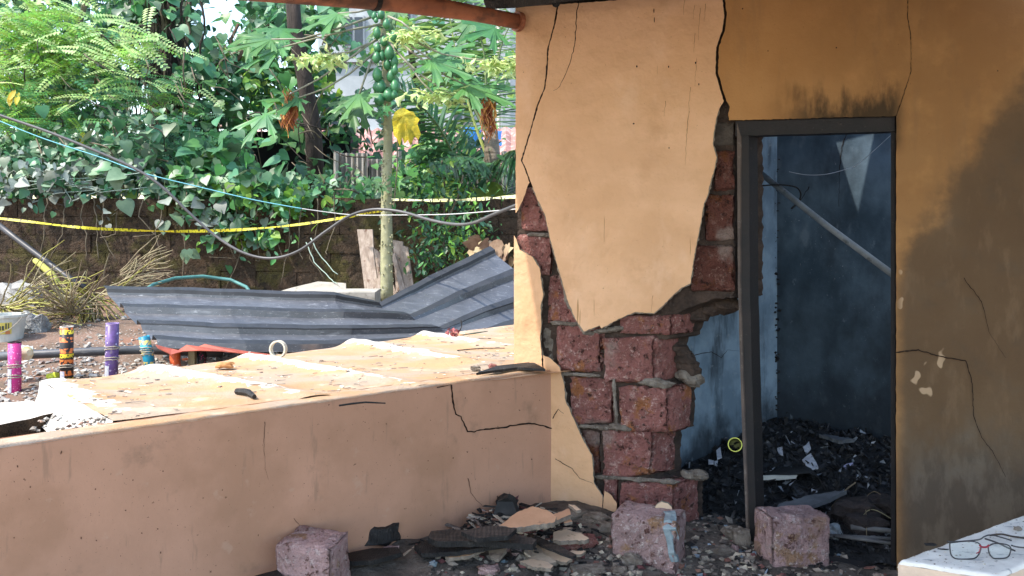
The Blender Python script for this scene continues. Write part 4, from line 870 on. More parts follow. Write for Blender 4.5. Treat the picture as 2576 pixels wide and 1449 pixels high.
# feathery bright shrub at upper left
def spr(lst):
    def fn(mb, root):
        for (u, v, Y, ru, rv, n, s0, s1, mw, dx) in lst:
            for k in range(n):
                p = at(u + R.gauss(0, .5) * ru, v + R.gauss(0, .5) * rv, Y + R.uniform(-.4, .4)); mt = R.choices([m for m, w_ in mw], [w_ for m, w_ in mw])[0]
                nrm = (CAMP - p).normalized() * .55 + V((R.gauss(0, .25), R.gauss(0, .25), .85)); tip = V((R.choice((-1, 1)) * dx + R.gauss(.25, .4), R.gauss(-.25, .35), R.gauss(-.12, .3)))
                addleaf(mb, T_spray, lmat(p, nrm, tip, R.uniform(s0, s1)), LI[mt.name])
    return fn
bw_ = [(L_bright, 4), (L_pale, 3), (L_mid, 1)]
t3 = foliage('feathery_tree', 'sunlit tree with feathery yellow-green leaf sprays at the upper left', 'tree', at(120, 520, 10.2),
    [(60, 60, 10.6, 160, 110, .5, 160, .12, .22, [(L_mid, 2), (L_dark, 3), (L_teal, 2)]), (150, 250, 10.5, 230, 150, .5, 330, .12, .22, [(L_dark, 3), (L_mid, 2), (L_teal, 2)])], 30,
    extra=spr([(90, 40, 9.9, 170, 80, 120, .3, .5, bw_, .8), (170, 110, 9.8, 200, 70, 110, .3, .5, bw_, .9), (60, 190, 9.8, 150, 80, 80, .25, .45, bw_, .8), (280, 120, 9.7, 110, 60, 50, .3, .5, [(L_pale, 3), (L_teal, 1)], .9), (250, 215, 9.8, 170, 60, 70, .25, .42, [(L_pale, 2), (L_teal, 2), (L_mid, 2)], .8), (420, 240, 10.2, 90, 40, 40, .22, .36, [(L_bright, 2), (L_mid, 2)], .8), (120, 300, 9.7, 190, 60, 80, .25, .42, [(L_mid, 3), (L_bright, 2), (L_teal, 2)], .8), (420, 330, 9.9, 130, 60, 60, .25, .4, [(L_teal, 3), (L_mid, 2)], .8), (330, 390, 9.8, 150, 60, 60, .25, .4, [(L_teal, 3), (L_dark, 2)], .8)]))
mb = MB(); mb.tube([at(100, 540, 10.4), at(130, 300, 10.3), at(180, 120, 10.2), at(230, -40, 10.3)], [.06, .05, .04, .03], 7); mb.build('trunk', M_stem, t3, smooth=True)
stems(t3, [[(130, 300, 10.2), (80, 180, 10.0), (20, 120, 9.9)], [(180, 130, 10.1), (260, 90, 9.8), (330, 110, 9.7)], [(230, 230, 9.8), (240, 190, 9.7), (262, 215, 9.6)]], .016, M_stem, 'branch')
# heart-leaved creeper over the terrace edge and hanging on the wall
mixA = [(L_dust, 4), (L_teal, 3), (L_mid, 2), (L_bright, 1), (L_dark, 2)]
t4 = foliage('heart_leaf_creeper', 'broad heart-leaved creeper spilling over the middle of the mossy wall', 'creeper', at(600, 500, 9.2),
    [(560, 470, 9.2, 190, 60, .3, 300, .14, .27, mixA), (560, 400, 9.7, 170, 80, .5, 210, .16, .32, [(L_teal, 4), (L_mid, 3), (L_dark, 2)]), (520, 535, 8.92, 130, 50, .08, 46, .13, .24, [(L_dust, 4), (L_grey, 2), (L_teal, 2)]), (640, 590, 8.92, 110, 60, .08, 60, .11, .2, mixA), (500, 610, 8.92, 60, 35, .05, 10, .1, .18, mixA), (700, 500, 9.0, 120, 50, .15, 110, .12, .22, [(L_mid, 3), (L_teal, 2), (L_bright, 1)]), (860, 500, 9.2, 90, 30, .2, 70, .1, .2, [(L_mid, 3), (L_dark, 2), (L_teal, 2)]), (530, 390, 9.4, 70, 60, .2, 26, .22, .34, [(L_teal, 3), (L_mid, 1)])], 170)
stems(t4, [[(u, 480 + R.uniform(0, 30), 8.95), (u + R.gauss(0, 10), 560, 8.93), (u + R.gauss(0, 25), 620 + R.uniform(-30, 40), 8.93), (u + R.gauss(0, 35), R.uniform(640, 740), 8.9)] for u in (470, 540, 600, 655, 690, 730, 760, 800, 840)], .007, M_stem)
stems(t4, [[(770, 610, 8.9), (790, 660, 8.85), (830, 700, 8.7), (850, 715, 8.6)], [(780, 600, 8.9), (810, 650, 8.85), (850, 690, 8.7)]], .007, mat('pale_tendril', ((.36, .46, .4), (.28, .36, .3), 9)), 'tendril')
# grey withered creeper bottom left
t5 = foliage('withered_creeper', 'grey withered creeper hanging over the left end of the mossy wall', 'creeper', at(170, 510, 9.0),
    [(120, 450, 9.1, 180, 60, .25, 330, .1, .22, [(L_grey, 4), (L_dust, 3), (L_teal, 1)]), (290, 440, 9.2, 130, 50, .25, 160, .1, .2, [(L_grey, 2), (L_dust, 3), (L_teal, 2)]), (120, 380, 9.4, 200, 60, .3, 260, .12, .22, [(L_dust, 3), (L_teal, 3), (L_dark, 1)]), (270, 560, 8.93, 40, 40, .05, 5, .13, .2, [(L_grey, 1)]), (330, 340, 9.2, 120, 80, .2, 60, .16, .26, [(L_dust, 3), (L_teal, 2)])], 90)
stems(t5, [[(u, 500 + R.uniform(-10, 10), 8.96), (u + R.gauss(0, 8), 545, 8.94), (u + R.gauss(0, 20), 590, 8.92), (u + R.gauss(0, 30), R.uniform(580, 680), 8.9)] for u in (120, 165, 215, 235, 262, 300, 360, 400)], .0075, M_stem)
stems(t5, [[(R.uniform(0, 380), R.uniform(400, 500), 8.95), (R.uniform(0, 380), R.uniform(430, 510), 8.9), (R.uniform(0, 380), R.uniform(420, 510), 8.95)] for k in range(7)], .005, mat('pale_tendril', (.3, .4, .3)), 'tendril')
for u, v in ((40, 225), (28, 235), (48, 232), (210, 560 - 230), (500, 560)): place(T_oval, L_yel, lmat(at(u, v, 9.4), V((0, -1, .3)), V((R.uniform(-.5, .5), 0, -1)), .16), t5, 'yellow_leaf')
tw = MB()
for k in range(170):
    u, v, y = R.uniform(-20, 900), R.uniform(60, 520), R.uniform(9.0, 10.6); a = R.uniform(-1.2, 1.2) + (1.57 if R.random() < .5 else 0); L_ = R.uniform(20, 90)
    q = bez([at(u, v, y), at(u + math.cos(a) * L_ * .5 + R.gauss(0, 9), v + abs(math.sin(a)) * L_ * .5 + R.gauss(0, 9), y - .1), at(u + math.cos(a) * L_, v + abs(math.sin(a)) * L_ + R.uniform(0, 30), y)], 6); tw.tube(q, R.uniform(.004, .009), 4, R.choice((0, 0, 1)), False)
tw.build('twigs', [M_stem, M_bark], t4, kind='stuff')
# dark hedge closing the view behind, left
t6 = foliage('background_thicket', 'dense dark thicket of leaves in shade behind the creepers', 'thicket', at(400, 540, 13.4),
    [(150, 150, 13, 500, 330, .6, 1100, .25, .45, [(L_dark, 4), (L_mid, 1)]), (330, 420, 12, 640, 150, .5, 700, .2, .36, [(L_dark, 4), (L_mid, 1)]), (640, 140, 13.4, 260, 160, .4, 160, .25, .4, [(L_dark, 3), (L_mid, 2)])], 0)
# shrubs right of the papaya
t7 = foliage('leafy_shrub', 'slim leafy shrub growing between the planks and the coconut palm', 'shrub', at(1120, 690, 8.7),
    [(1110, 470, 8.8, 110, 130, .25, 260, .09, .17, [(L_mid, 3), (L_dark, 3), (L_bright, 1)]), (1140, 590, 8.6, 110, 110, .25, 330, .08, .15, [(L_mid, 3), (L_dark, 4), (L_bright, 1)]), (1080, 640, 8.6, 60, 60, .2, 110, .08, .14, [(L_dark, 3), (L_mid, 2)]), (1170, 600, 8.5, 60, 70, .1, 60, .08, .13, [(L_bright, 2), (L_mid, 2)])], 70, T=T_oval, gaps=False)
stems(t7, [[(1116, 690, 8.7), (1117, 600, 8.7), (1120, 500, 8.75), (1112, 400, 8.8)], [(1117, 560, 8.7), (1150, 500, 8.6), (1165, 440, 8.6)]], .014, M_stem)
t8 = foliage('creeper_bush', 'mixed creeper bush behind the papaya trunk under the red roofs', 'bush', at(930, 540, 9.6),
    [(900, 470, 9.8, 130, 50, .4, 90, .12, .22, [(L_dark, 3), (L_mid, 2), (L_teal, 2)]), (1060, 430, 9.7, 90, 90, .3, 130, .14, .24, [(L_mid, 2), (L_teal, 2), (L_bright, 1)]), (740, 450, 10.4, 150, 40, .4, 60, .12, .22, [(L_dark, 2), (L_teal, 2)]), (1190, 400, 10.2, 70, 50, .3, 40, .12, .2, [(L_mid, 2), (L_dark, 2)])], 40)
t10 = foliage('loose_tree', 'loose green tree crown half hiding the white building behind the papaya', 'tree', at(1060, 540, 12.8),
    [(1000, 90, 12.8, 220, 150, .5, 130, .16, .3, [(L_mid, 3), (L_teal, 2), (L_bright, 1)]), (1180, 190, 12.6, 170, 120, .4, 100, .16, .28, [(L_mid, 3), (L_dark, 2), (L_bright, 1)]), (930, 310, 12.6, 130, 70, .4, 110, .14, .26, [(L_mid, 2), (L_dark, 3)]), (1120, 340, 12.4, 120, 60, .3, 50, .14, .24, [(L_dark, 2), (L_mid, 2)])], 30)
mb = MB(); mb.tube([at(1070, 545, 12.9), at(1060, 300, 12.9), at(1030, 100, 12.9), at(1010, -40, 12.9)], [.08, .06, .045, .03], 7); mb.build('trunk', M_bark, t10, smooth=True)
# taro leaves by the palm foot
t9 = thing('taro_plant', 'big bright green taro leaves under the coconut palm', 'plant', at(1200, 600, 9.4))
for u, v, s_, tx in ((1165, 465, .42, -.6), (1215, 470, .38, .5), (1180, 515, .4, -.2), (1265, 500, .36, .5), (1140, 530, .28, -.7), (1235, 520, .3, .3)):
    p = at(u, v, 9.3 + R.uniform(-.15, .15)); place(T_heart, L_bright if s_ > .29 else L_mid, lmat(p, V((R.uniform(-.3, .3), -1, .5)), V((tx, 0, -1)), s_), t9)
    mb = MB(); mb.tube([p, p.lerp(at(1200, 600, 9.4), .5) + V((0, .05, .05)), at(1200 + R.uniform(-15, 15), 605, 9.4)], [.008, .012, .016], 6); mb.build('stalk', L_mid, t9, smooth=True)

# ------------------------------------------------------------------ papaya tree
YP = 8.4
pa = thing('papaya_tree', 'papaya tree with a column of green fruit and drooping leaves in the courtyard', 'papaya tree', at(972, 760, YP))
M_ptrunk = mat('papaya_trunk', ((.34, .33, .19), (.26, .25, .15), 6), [dict(c=(.46, .44, .36), s=22, st=(1, 1, 2.5), lo=.6, hi=.68, a=.7), dict(c=(.17, .17, .09), s=14, st=(1, 1, 4), lo=.6, hi=.7, a=.6), dict(c=(.13, .22, .05), s=4, lo=.62, hi=.7, a=.5)], .8, [('wave', 8, .2, .01, (.2, .2, 1)), ('noise', 40, .4, .01)])
tp = [(972, 775, 17), (973, 720, 16), (972, 660, 15.5), (973, 600, 15), (972, 520, 14), (974, 440, 12.5), (976, 360, 11.5), (974, 280, 11), (970, 180, 9), (966, 100, 7.5), (962, 30, 6), (960, -10, 4)]
mb = MB(); mb.tube([at(u, v, YP) for u, v, r_ in tp], [r_ / F * YP for u, v, r_ in tp], 16); mb.build('trunk', M_ptrunk, pa, smooth=True)
mb = MB()
for k in range(80):
    v = R.uniform(290, 740); rr = 16 / F * YP if v > 480 else 12.5 / F * YP; a = R.uniform(3.3, 6.1); c = at(973, v, YP) + V((math.cos(a) * rr, math.sin(a) * rr, 0))
    mb.box(c, (.022, .012, .016), (0, 0, a))
mb.build('leaf_scars', M_ptrunk, pa, kind='stuff')
M_fruit = mat('green_papaya', ((.055, .20, .075), (.035, .15, .06), 6), [dict(c=(.12, .28, .09), s=9, lo=.6, hi=.7, a=.5)], .38, spec=.5)
fruits = [(900, 120, 20, 30), (950, 105, 25, 36), (912, 150, 16, 20), (990, 178, 26, 38), (920, 245, 25, 42), (1045, 270, 29, 46), (970, 305, 26, 36), (922, 355, 25, 34), (1062, 340, 16, 28), (1010, 388, 33, 52), (915, 425, 28, 42), (955, 412, 22, 38), (1048, 455, 28, 46), (995, 476, 28, 40), (1052, 515, 22, 38), (920, 552, 33, 52), (1025, 558, 32, 48), (945, 640, 39, 54), (912, 640, 24, 36), (1052, 640, 32, 52), (1005, 702, 40, 48), (935, 736, 36, 46), (1046, 700, 24, 34)]
for x, y, rx, ry in fruits:
    c = at(635 + x * .341, y * .341, YP - .12 + R.uniform(-.03, .04)); rx, ry = rx * .341 / F * YP * 1.06, ry * .341 / F * YP * 1.06
    mb = MB(); prof = [(0, -ry), (rx * .35, -ry * .93), (rx * .75, -ry * .68), (rx, -ry * .25), (rx * .98, ry * .1), (rx * .78, ry * .5), (rx * .5, ry * .8), (rx * .2, ry * .97), (0, ry)]
    mb.lathe(prof, c, (R.uniform(-.12, .12), R.uniform(-.1, .1), 1), 15, wob=.035); f = mb.build('fruit', M_fruit, pa, smooth=True)
    mb = MB(); mb.tube([c + V((0, 0, ry * .96)), c + V((0, .04, ry * 1.2)), V((at(968, 1, YP).x, YP, c.z + ry * 1.35))], .008, 5); mb.build('fruit_stalk', M_fruit, f)
M_pet = mat('petiole', ((.30, .27, .22), (.2, .2, .13), 5), [], .6)
pets = [([(935, 43), (850, 72), (760, 98), (683, 99)], 0), ([(962, 61), (880, 75), (780, 100), (710, 119)], 0), ([(966, 85), (874, 150), (800, 200), (727, 238)], 1), ([(942, 133), (880, 185), (820, 222), (751, 246)], 0), ([(976, 41), (1010, 55), (1040, 80)], 2), ([(1003, 78), (1060, 112), (1112, 136), (1180, 148), (1238, 152)], 2), ([(979, 106), (1030, 165), (1060, 205), (1092, 236)], 2), ([(1000, 133), (1060, 190), (1136, 238), (1228, 255)], 1), ([(1003, 106), (1070, 155), (1120, 190), (1172, 214)], 0), ([(937, 147), (920, 190), (904, 236)], 0), ([(940, 20), (900, 30), (850, 34)], 0), ([(1003, 84), (1040, 120), (1085, 150)], 0), ([(990, 230), (1000, 250), (1010, 275)], 3), ([(950, 100), (880, 130), (820, 140)], 2)]
T_lobes = [lobed(7, s_) for s_ in (2, 3, 5)]
def wilt(name, c, n, w_, h_, mt, parent, k=1):
    mb = MB()
    for i in range(n):
        x = R.gauss(0, .4) * w_; p = c + V((x, R.gauss(0, .04), R.gauss(0, .1) * h_)); L_ = h_ * R.uniform(.5, 1.1); d = V((R.gauss(0, .08 if k else .35), R.gauss(0, .08 if k else .3), -1 if k else R.uniform(-1, .1))).normalized(); ww = R.uniform(.006, .013) if k else R.uniform(.016, .04); vs = []
        sd = V((math.cos(i), math.sin(i), R.uniform(-.3, .3))) * ww; st_ = 5
        for s_ in range(st_ + 1):
            t = s_ / st_; q = p + d * L_ * t + V((.03 * math.sin(t * 6 + i), .03 * math.cos(t * 5 + i * 2), 0)) * (1 if k else .8); wv = sd * math.sin(math.pi * (.12 + .85 * t)) * (1 + .6 * math.sin(t * 17 + i)); sd.rotate(Euler((0, 0, .5)))
            vs += [q - wv, q + V((.008, -.012, .004)), q + wv]
        mb.add(vs, [(3 * s_, 3 * s_ + 1, 3 * s_ + 4, 3 * s_ + 3) for s_ in range(st_)] + [(3 * s_ + 1, 3 * s_ + 2, 3 * s_ + 5, 3 * s_ + 4) for s_ in range(st_)], LI[mt.name])
    return mb.build(name, LEAVES, parent, smooth=True, kind='stuff')
for pts, kind in pets:
    q = [at(u, v, YP - .05 - .25 * i / len(pts)) for i, (u, v) in enumerate(pts)]; mb = MB(); mb.tube(q, [.013, .011, .009, .008, .007][:len(q)], 6); pt_ = mb.build('petiole', M_pet, pa, smooth=True)
    e = q[-1]; d = (q[-1] - q[-2]).normalized()
    if kind == 0:
        for k in range(1): place(R.choice(T_lobes), L_papaya, lmat(e, V((R.gauss(0, .25), -.55, .8)), V((d.x, d.y, -.35)), R.uniform(.34, .46)), pa, 'leaf')
    elif kind == 1: wilt('dried_leaf', e + V((0, 0, -.01)), 46, .07, .33, L_brown, pa)
    elif kind == 2:
        wilt('wilted_leaf', e + V((d.x * .05, 0, 0)), 46, .36, .17, L_wilt, pa, 0)
        if pts[-1][0] > 1200: wilt('wilted_leaf', e + V((.12, 0, -.02)), 26, .24, .16, L_wilt, pa, 0)
ol = [(986, 300), (992, 284), (1004, 274), (1016, 271), (1030, 280), (1040, 281), (1046, 292), (1056, 300), (1050, 312), (1059, 338), (1052, 352), (1043, 342), (1038, 356), (1032, 366), (1026, 352), (1018, 362), (1012, 346), (1006, 368), (998, 348), (990, 340), (988, 318)]
mb = MB(); ctr_ = at(1014, 290, YP - .30); rim_ = [at(u, v, YP - .27 + R.uniform(-.025, .025)) for i, (u, v) in enumerate(ol)]; mid_ = [ctr_.lerp(p, R.uniform(.35, .7)) + V((R.uniform(-.01, .01), R.uniform(-.012, .02), R.uniform(-.01, .01))) for i, p in enumerate(rim_)]; n_ = len(ol)
mb.add([ctr_] + mid_ + rim_, [(0, 1 + i, 1 + (i + 1) % n_) for i in range(n_)] + [(1 + i, 1 + n_ + i, 1 + n_ + (i + 1) % n_, 1 + (i + 1) % n_) for i in range(n_)]); yl = mb.build('yellow_leaf', mat('yellow_papaya_leaf', ((.62, .47, .03), (.42, .36, .04), 14), [dict(c=(.45, .2, .03), s=16, lo=.6, hi=.68, a=.6)], .7, [('noise', 30, .8, .02)], trans=.25), pa, smooth=True); yl['label'] = 'yellowed drooping papaya leaf'
for u, v, s_ in ((620, 105, .4), (905, 265, .3), (670, 285, .42), (625, 85, .4), (1150, 205, .34), (1110, 130, .4), (1145, 150, .36), (1215, 225, .34), (880, 250, .42), (1245, 70, .4), (1190, 45, .4), (700, 70, .4), (1000, 25, .34)): place(R.choice(T_lobes), L_papaya, lmat(at(u, v, YP + R.uniform(.0, .9)), V((R.gauss(0, .3), -.6, .7)), V((R.gauss(0, .7), -.2, -.5)), s_), pa, 'leaf')
for u, v in ((955, 280), (970, 268), (985, 445), (950, 460), (960, 470), (930, 452), (1000, 455)): place(T_lobes[0], L_papaya, lmat(at(u, v, YP - .18), V((R.gauss(0, .4), -1, .3)), V((R.gauss(0, .7), 0, -1)), .11), pa, 'young_leaf')
mb = MB(); mb.tube([at(1000, 310, YP - .2), at(1000, 420, YP - .2), at(994, 480, YP - .18), at(991, 520, YP - .18)], .006, 5); mb.build('dry_stalk', M_stem, pa)

# ------------------------------------------------------------------ young coconut palm
pm = thing('coconut_palm', 'young coconut palm with long arching fronds beside the house corner', 'palm', at(1245, 640, 9.6))
mb = MB(); mb.tube([at(1250, 660, 9.6), at(1247, 560, 9.6), at(1242, 470, 9.65), at(1238, 400, 9.7), at(1236, 330, 9.7)], [.13, .1, .095, .1, .08], 10)
mb.build('trunk', mat('palm_trunk', ((.20, .16, .12), (.12, .095, .07), 8), [dict(c=(.3, .25, .2), s=20, st=(.3, .3, 3), lo=.55, hi=.65, a=.6)], .95, [('wave', 7, .6, .03, (.1, .1, 1))]), pm, smooth=True)
L_palm = lm('leaf_palm', (.055, .15, .05), (.035, .10, .045), .3, .4, .4); L_palmb = lm('leaf_palm_light', (.16, .28, .09), (.10, .2, .07), .35, .4, .45)
M_rach = mat('palm_rachis', ((.10, .14, .05), (.07, .10, .04), 5), [], .5); M_rachy = mat('palm_rachis_yellow', ((.36, .40, .12), (.25, .3, .09), 5), [], .5)
def frond(pts, L_, mt, rm, droop=.5, start=.2, n=46):
    q = bez([at(*p) for p in pts], n); mb = MB(); mb.tube(q, [.022 * (1 - .8 * i / n) for i in range(n + 1)], 6, 1, False)
    for i in range(int(n * start), n + 1):
        t = (q[min(i + 1, n)] - q[max(i - 1, 0)]).normalized(); side = t.cross(V((0, -.5, .85))).normalized(); f = i / n; ln = L_ * (math.sin(math.pi * (.15 + .8 * f)) * .8 + .2)
        for sg in (-1, 1):
            d = (side * sg + t * .55 + V((0, 0, -droop * R.uniform(.3, 1))) + V((R.gauss(0, .08), R.gauss(0, .12), R.gauss(0, .08)))).normalized(); w_ = V((0, 0, 1)).cross(d).normalized() * .019 + V((0, 0, .012)); p = q[i]
            m1 = p + d * ln * .5 + V((0, 0, .02)); e = p + d * ln + V((0, 0, -droop * ln * .25)); mb.add([p - w_ * .6, p + w_ * .6, m1 - w_, m1 + w_, e], [(0, 1, 3, 2), (2, 3, 4)], 0)
    mb.build('frond', [mt, rm], pm)
for pts, L_, mt, rm, dr in (([(1238, 610, 9.5), (1180, 480, 9.3), (1110, 330, 9.1), (1040, 250, 9.0), (960, 195, 8.95)], .62, L_palm, M_rach, .25), ([(1225, 600, 9.55), (1190, 450, 9.6), (1155, 380, 9.7), (1080, 300, 9.8), (1000, 280, 9.9)], .5, L_palm, M_rach, .5), ([(1236, 420, 9.7), (1190, 300, 9.8), (1150, 150, 9.9), (1130, 40, 10), (1100, -60, 10.1)], .75, L_palmb, M_rachy, .5),
        ([(1236, 400, 9.7), (1225, 250, 9.9), (1215, 120, 10), (1180, 20, 10.1), (1140, -40, 10.3)], .8, L_palmb, M_rach, .7), ([(1240, 400, 9.7), (1245, 250, 9.9), (1260, 120, 10), (1300, 30, 10)], .75, L_palmb, M_rach, .8), ([(1240, 420, 9.65), (1290, 380, 9.3), (1350, 400, 9.1)], .6, L_palm, M_rach, .6), ([(1236, 430, 9.65), (1190, 400, 9.3), (1130, 395, 9.0), (1080, 410, 8.8)], .55, L_palm, M_rach, .3), ([(1236, 360, 9.7), (1150, 200, 10), (1050, 90, 10.3), (960, 60, 10.6)], .7, L_palmb, M_rach, .6), ([(1270, 640, 9.4), (1262, 560, 9.4), (1275, 470, 9.4), (1300, 400, 9.4)], .3, L_palm, M_rachy, .3)): frond(pts, L_, mt, rm, dr)
stems(pm, [[(1262, 640, 9.45), (1258, 560, 9.45), (1262, 470, 9.5)], [(1240, 600, 9.5), (1200, 430, 9.7), (1160, 330, 9.75)]], .03, M_rachy, 'leaf_base')
# ------------------------------------------------------------------ planks, concrete cover, dry leaf heap
M_plank = mat('weathered_plank', ((.42, .34, .28), (.26, .2, .16), 6, (4, 4, .6)), [dict(c=(.16, .09, .06), s=7, st=(3, 3, .7), lo=.58, hi=.68, a=.8), dict(c=(.52, .47, .41), s=15, st=(4, 4, .5), lo=.6, hi=.7, a=.6)], .9, [('wave', 14, .3, .006, (3, 3, .3))])
for k, (px, lab) in enumerate((([(898, 577), (937, 577), (946, 735), (918, 735)], 'tallest weathered plank at the left of the leaning stack'), ([(936, 622), (962, 640), (1000, 745), (965, 745)], 'brown weathered plank leaning behind the papaya trunk'), ([(921, 672), (955, 664), (958, 735), (924, 735)], 'short pale plank in front of the leaning stack'),
        ([(988, 604), (1013, 608), (1030, 735), (996, 735)], 'rust-stained plank right of the papaya trunk'), ([(1006, 616), (1026, 622), (1040, 720), (1018, 735)], 'broad grey plank at the right end of the leaning stack'), ([(984, 640), (993, 636), (1022, 738), (1008, 740)], 'narrow pale lath right beside the papaya trunk'), ([(924, 618), (938, 624), (948, 700), (938, 705)], 'narrow brown lath in the leaning stack left of the papaya'))):
    y = 8.86 - .03 * k; q = [at(u, v, y - (.26 * (v - 570) / 170)) for u, v in px]; mb = MB(); mb.slab(q, [p + V((.004, .026, 0)) for p in q]); tag(mb.build('plank', M_plank), lab, 'plank', 'planks leaning on the mossy wall')
M_conc = mat('old_concrete', ((.42, .39, .34), (.3, .28, .24), 6), [dict(c=(.16, .15, .12), s=9, lo=.58, hi=.68, a=.7)], .95, [('noise', 40, .4, .01)])
cc = thing('concrete_cover', 'broken pale concrete cover slab lying behind the dark sheet', 'slab', at(860, 760, 8.0))
q = dens([(764, 716), (830, 708), (955, 722), (962, 736), (905, 750), (880, 742), (800, 738), (760, 728)], 12, 1.5); mb = MB(); f_ = [onz(u, v, .93) for u, v in q]; mb.slab([p + V((0, 0, .0)) for p in f_], [p - V((0, 0, .06)) for p in f_]); mb.build('slab', M_conc, cc)
mb = MB(); mb.box(at(850, 752, 7.9), (.75, .5, .16), (0, 0, .05)); mb.build('kerb', M_conc, cc)
mb = MB(); q = [at(660, 745, 8.4), at(740, 722, 8.5), at(800, 708, 8.7), at(870, 712, 8.7), at(870, 745, 8.4), at(660, 765, 8.2)]; mb.slab(q, [p + V((0, .1, -.1)) for p in q]); tag(mb.build('cement_apron', M_conc), 'sloping pale cement apron at the foot of the mossy wall', 'slab')
dl = thing('dry_leaf_heap', 'heap of curled dry brown leaves on top of the bent sheet by the pillar', 'leaves', at(1235, 650, 8.0))
for k in range(26): place(T_heart, mat('leaf_dry_tan', ((.36, .27, .17), (.22, .15, .09), 9), [], .9, trans=.1, leafvar=.5), lmat(at(R.gauss(1235, 22), R.gauss(628, 10), 7.9 + R.uniform(-.15, .15)), V((R.gauss(0, .8), -.6, R.gauss(.3, .6))), V((R.gauss(0, 1), 0, R.gauss(-.3, .6))), R.uniform(.08, .17)), dl)
chunk('cloth_scrap', at(1108, 692, 7.6), .05, mat('white_cloth', (.5, .52, .55)), 'small white and blue scrap behind the bent sheet', 'litter')
# ------------------------------------------------------------------ cables, string, caution tape
def cable(name, pts, r, mt, label, cat, n=60):
    mb = MB(); mb.tube(bez([at(*p) for p in pts], n), r, 7); return tag(mb.build(name, mt, smooth=True), label, cat)
cable('power_cable', [(-60, 268, 7.3), (0, 290, 7.3), (130, 335, 7.3), (260, 388, 7.3), (350, 430, 7.3), (410, 472, 7.3), (470, 530, 7.3), (540, 592, 7.3), (610, 635, 7.25), (680, 650, 7.2), (750, 632, 7.1), (820, 582, 7), (880, 543, 6.9), (940, 527, 6.8), (1010, 533, 6.7), (1080, 553, 6.5), (1140, 564, 6.3), (1190, 561, 6.1), (1245, 538, 5.8), (1300, 516, 5.5), (1340, 500, 5.3)], .0125, mat('grey_cable', ((.11, .105, .10), (.07, .068, .068), 4), [], .45, spec=.5), 'thick grey cable sagging across the courtyard in front of the papaya', 'cable', 140)
cable('cyan_string', [(-40, 288, 7.4), (100, 345, 7.4), (250, 395, 7.4), (360, 435, 7.4), (500, 470, 7.5), (640, 503, 7.6), (760, 525, 7.7)], .0045, mat('cyan_cord', (.2, .55, .62), rough=.5), 'thin cyan cord running under the grey cable', 'cord')
cable('white_wire', [(760, 525, 7.7), (880, 540, 7.6), (1000, 541, 7.0), (1130, 539, 6.4), (1250, 530, 5.9), (1310, 525, 5.6)], .004, mat('white_wire', (.5, .5, .48)), 'thin white wire stretched from the papaya towards the house corner', 'wire')
for u, v, y in ((330, 420, 7.28), (395, 458, 7.28), (555, 604, 7.24), (1118, 560, 6.35)):
    pass
M_tape = mat('caution_tape', ((.70, .62, .04), (.6, .52, .03), 9), [dict(c=(.02, .02, .015), s=60, st=(1, .2, .4), lo=.53, hi=.58, d=3, a=.85)], .45, trans=.15)
M_tapew = mat('caution_tape_pale', ((.72, .70, .30), (.68, .68, .45), 9), [dict(c=(.03, .03, .02), s=60, st=(1, .2, .4), lo=.53, hi=.56, d=3)], .45, trans=.15)
def ribbon(name, pts, w_, mt, label):
    q = bez([at(*p) for p in pts], 90); mb = MB(); vs = []
    for i, p in enumerate(q):
        a = .9 * math.sin(i * .12) + .3 * math.sin(i * .43); d = V((0, math.sin(a), math.cos(a))) * w_; vs += [p - d, p + d]
    mb.add(vs, [(2 * i, 2 * i + 2, 2 * i + 3, 2 * i + 1) for i in range(90)]); return tag(mb.build(name, mt, smooth=True), label, 'tape', 'caution tape strung across the courtyard')
ribbon('caution_tape', [(-40, 545, 8.2), (60, 556, 8.2), (200, 572, 8.2), (330, 579, 8.2), (450, 582, 8.2), (600, 578, 8.2), (740, 566, 8.2), (860, 548, 8.2), (962, 530, 8.2)], .0145, M_tape, 'yellow and black caution tape hanging left of the papaya trunk')
ribbon('caution_tape', [(985, 502, 8.25), (1080, 504, 7.6), (1180, 502, 6.8), (1260, 497, 6.1), (1320, 493, 5.6)], .014, M_tapew, 'paler caution tape stretched right of the papaya trunk')
# ------------------------------------------------------------------ buildings beyond
M_pale = mat('weathered_whitewash', ((.42, .45, .46), (.33, .36, .37), 1.2), [dict(c=(.2, .21, .2), s=3, st=(1, 1, .4), lo=.56, hi=.7, a=.6), dict(c=(.66, .68, .69), s=8, lo=.6, hi=.7, a=.5)], .95)
M_troof = mat('faded_red_tin', ((.40, .2, .17), (.30, .15, .125), 2), [dict(c=(.6, .5, .45), s=5, lo=.5, hi=.65, a=.6)], .7)
M_glass = mat('dark_window', ((.03, .035, .045), (.02, .025, .03), 5), [], .2, spec=.6)
wb = thing('white_building', 'tall weathered white building behind the coconut palm', 'building', at(1250, 540, 21))
def facade(u0, u1, v0, v1, Y, d=6):
    a, b = at(u0, v1, Y), at(u1, v0, Y); return (a.x, b.x, a.z, b.z)
x0, x1, z0, z1 = facade(800, 1700, -160, 560, 21); mb = MB(); mb.box(((x0 + x1) / 2, 24, (z0 + z1) / 2), (x1 - x0, 6, z1 - z0)); mb.build('wall', M_pale, wb)
for u, v in ((1165, 270), (1010, 60), (1190, 40), (890, 80)):
    p = at(u, v, 20.97); mb = MB(); mb.box(p, (.55, .1, .8)); w_ = mb.build('window', M_pale, wb)
    for dx in (-.13, .13): mb = MB(); mb.box(p + V((dx, -.06, 0)), (.2, .03, .7)); mb.build('pane', M_glass, w_)
mb = MB(); mb.tube([at(1255, 380, 20.8), at(1255, -100, 20.8)], .05, 8); mb.build('drain_pipe', M_white, wb)
